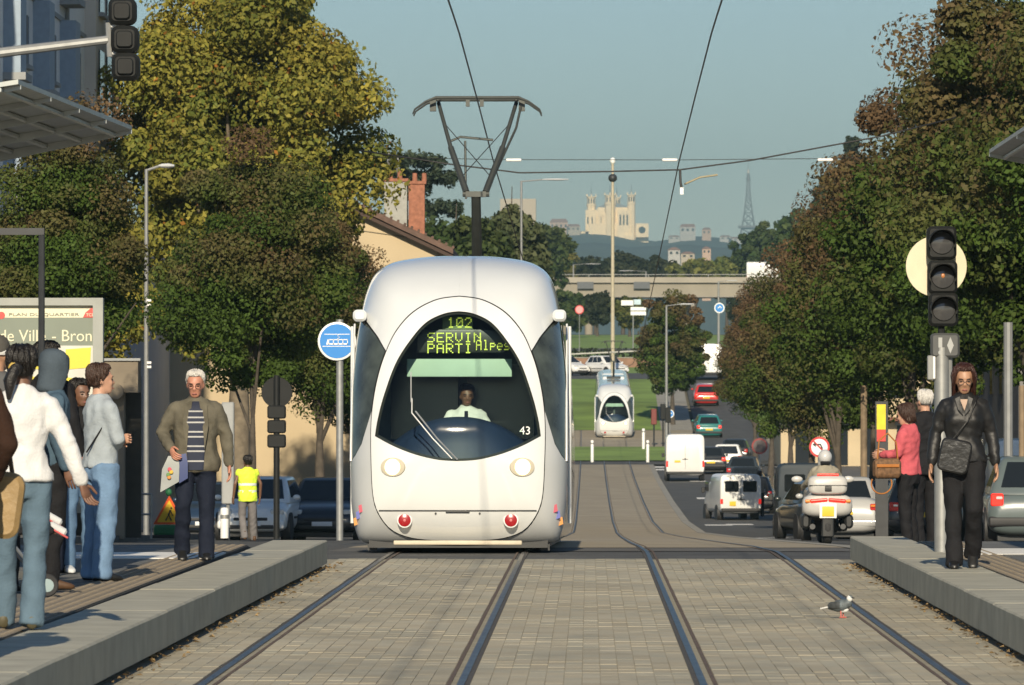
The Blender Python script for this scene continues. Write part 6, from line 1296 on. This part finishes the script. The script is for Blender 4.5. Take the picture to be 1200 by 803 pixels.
blk('arcade', 745, 760, 262, 278, 0, 10); a_ = MB().lathe([(4, -.4), (4, .4)], q(752.5, 269.5) + V3(0, -.3, 0), 16, ROTX).build('arch_opening', hill_m, T); blk('terrace_wall', 640, 760, 271, 284, 10, 16); blk('lower_bastion', 733, 741, 276, 290, -14, -6)
T = thing('lattice_tower', 'slender steel lattice tower on the far hilltop', 'tower', at(877, 278, 7100)); o = T.location; hgt = 86.0; lm = mat('lattice_steel', (.16, .17, .18), .7, var=.1)
rw = lambda z: 1.3 + 8.5 * (1 - z / hgt) ** 2.2
zs = [0, 10, 20, 29, 37, 44, 50, 56, 62, 68]
for sx in (-1, 1):
    for sy in (-1, 1): MB().tube([(sx * rw(z), sy * rw(z), z) for z in zs], [1.0 - .008 * z for z in zs], 6).build('leg', lm, T)
for i in range(len(zs) - 1):
    for sx in (-1, 1):
        a, b_ = zs[i], zs[i + 1]; MB().tube([(sx * rw(a), -rw(a), a), (-sx * rw(b_), -rw(b_), b_)], .42, 5).build('brace', lm, T); MB().tube([(sx * rw(a), rw(a), a), (-sx * rw(b_), rw(b_), b_)], .42, 5).build('brace', lm, T)
    MB().box((0, 0, zs[i + 1]), (2 * rw(zs[i + 1]) + 1, 2 * rw(zs[i + 1]) + 1, .8)).build('ring_beam', lm, T, smooth=False)
MB().box((0, 0, 12), (24, 24, 2.5)).build('platform', lm, T, smooth=False); MB().lathe([(2.4, 66), (2.8, 69), (2.0, 72), (1.5, 76)], (0, 0, 0), 10).build('cabin', lm, T); MB().tube([(0, 0, 72), (0, 0, 80)], 1.5, 8).build('mast', mat('mast_white', (.6, .58, .52), .6), T); MB().tube([(0, 0, 80), (0, 0, 90)], [.5, .2], 6).build('antenna', lm, T)
rt = random.Random(9); town = [(806, 268, 14, 10), (828, 270, 8, 8), (850, 276, 10, 5), (862, 278, 12, 5), (888, 275, 14, 6), (900, 277, 10, 6), (655, 264, 16, 12), (672, 266, 12, 8), (790, 276, 10, 5), (648, 272, 10, 8)]
tm = [mat('town_cream', (.40, .35, .27), .9, var=.06), mat('town_white', (.42, .41, .38), .9, var=.06), mat('town_rose', (.48, .34, .25), .9, var=.06)]
def town_house(px, py, w, h, Y, lab, grp):
    p = at(px, py, Y); T = thing('town_house', lab, 'building', (p.x, Y, p.z - 25)); k = Y / F; ww, hh = w * k, h * k
    MB().b2((-ww / 2, 0, 0), (ww / 2, 12, 25 + hh * .7)).build('wall', rt.choice(tm), T, smooth=False); zt_ = 25 + hh * .7
    MB().loft([[(-ww / 2 - .4, -.4, zt_), (ww / 2 + .4, -.4, zt_), (ww / 2 + .4, 12.4, zt_), (-ww / 2 - .4, 12.4, zt_)], [(-ww / 2 + 2, 5, zt_ + hh * .35), (ww / 2 - 2, 5, zt_ + hh * .35), (ww / 2 - 2, 7, zt_ + hh * .35), (-ww / 2 + 2, 7, zt_ + hh * .35)]]).build('roof', mat('town_tile', (.26, .15, .11), .9), T, smooth=False)
    n = max(2, int(ww / 5))
    for i in range(n):
        x = -ww / 2 + (i + .5) * ww / n
        MB().b2((x - ww / n * .2, -.12, zt_ - hh * .5), (x + ww / n * .2, -.02, zt_ - hh * .2)).build('window', win_d, T, smooth=False)
nl = ['cream house right of the basilica on the ridge', 'pale house on the ridge beside the tall wooded gap', 'low house on the ridge left of the lattice tower', 'long low house at the foot of the lattice tower', 'house on the ridge right of the lattice tower', 'last house on the ridge, far right', 'large pale convent building left of the basilica', 'pale building next to the basilica on its left', 'small house on the ridge between basilica and tower', 'leftmost building on the ridge']
for (a, b_, w, h), l in zip(town, nl): town_house(a, b_ + 5, w * 1.3, h, 6940, l, None)
for (px, py, w, h, Y), l in zip(((790, 300, 14, 10, 3000), (828, 298, 10, 9, 3200), (806, 303, 16, 8, 2800)), ('white apartment house below the hill, left of three', 'cream house below the hill, right of three', 'low white house below the hill, middle of three')): town_house(px, py, w, h, Y, l, None)
sl_ = MB().b2((ax(586, 3000), 3000, 60), (ax(628, 3000), 3020, at(0, 233, 3000).z)).build('slab_block', tm[0], None, smooth=False); tag(sl_, 'long tan slab block behind the green trees by the pantograph', 'building')
# ---------------------------------------------------------------- haze
hz_m = bpy.data.materials.new('haze_air'); hz_m.use_nodes = True; n = hz_m.node_tree; n.nodes.clear(); o_ = n.nodes.new('ShaderNodeOutputMaterial'); v = n.nodes.new('ShaderNodeVolumePrincipled')
v.inputs['Color'].default_value = (.31, .49, .57, 1); v.inputs['Density'].default_value = HAZE; v.inputs['Anisotropy'].default_value = 0.0; n.links.new(v.outputs[0], o_.inputs['Volume'])
hb = MB().b2((-3950, -395, -4.5), (3950, 7850, 330)).build('haze', hz_m, None, smooth=False); tag(hb, 'pale autumn haze over the whole valley', 'haze', kind='stuff')
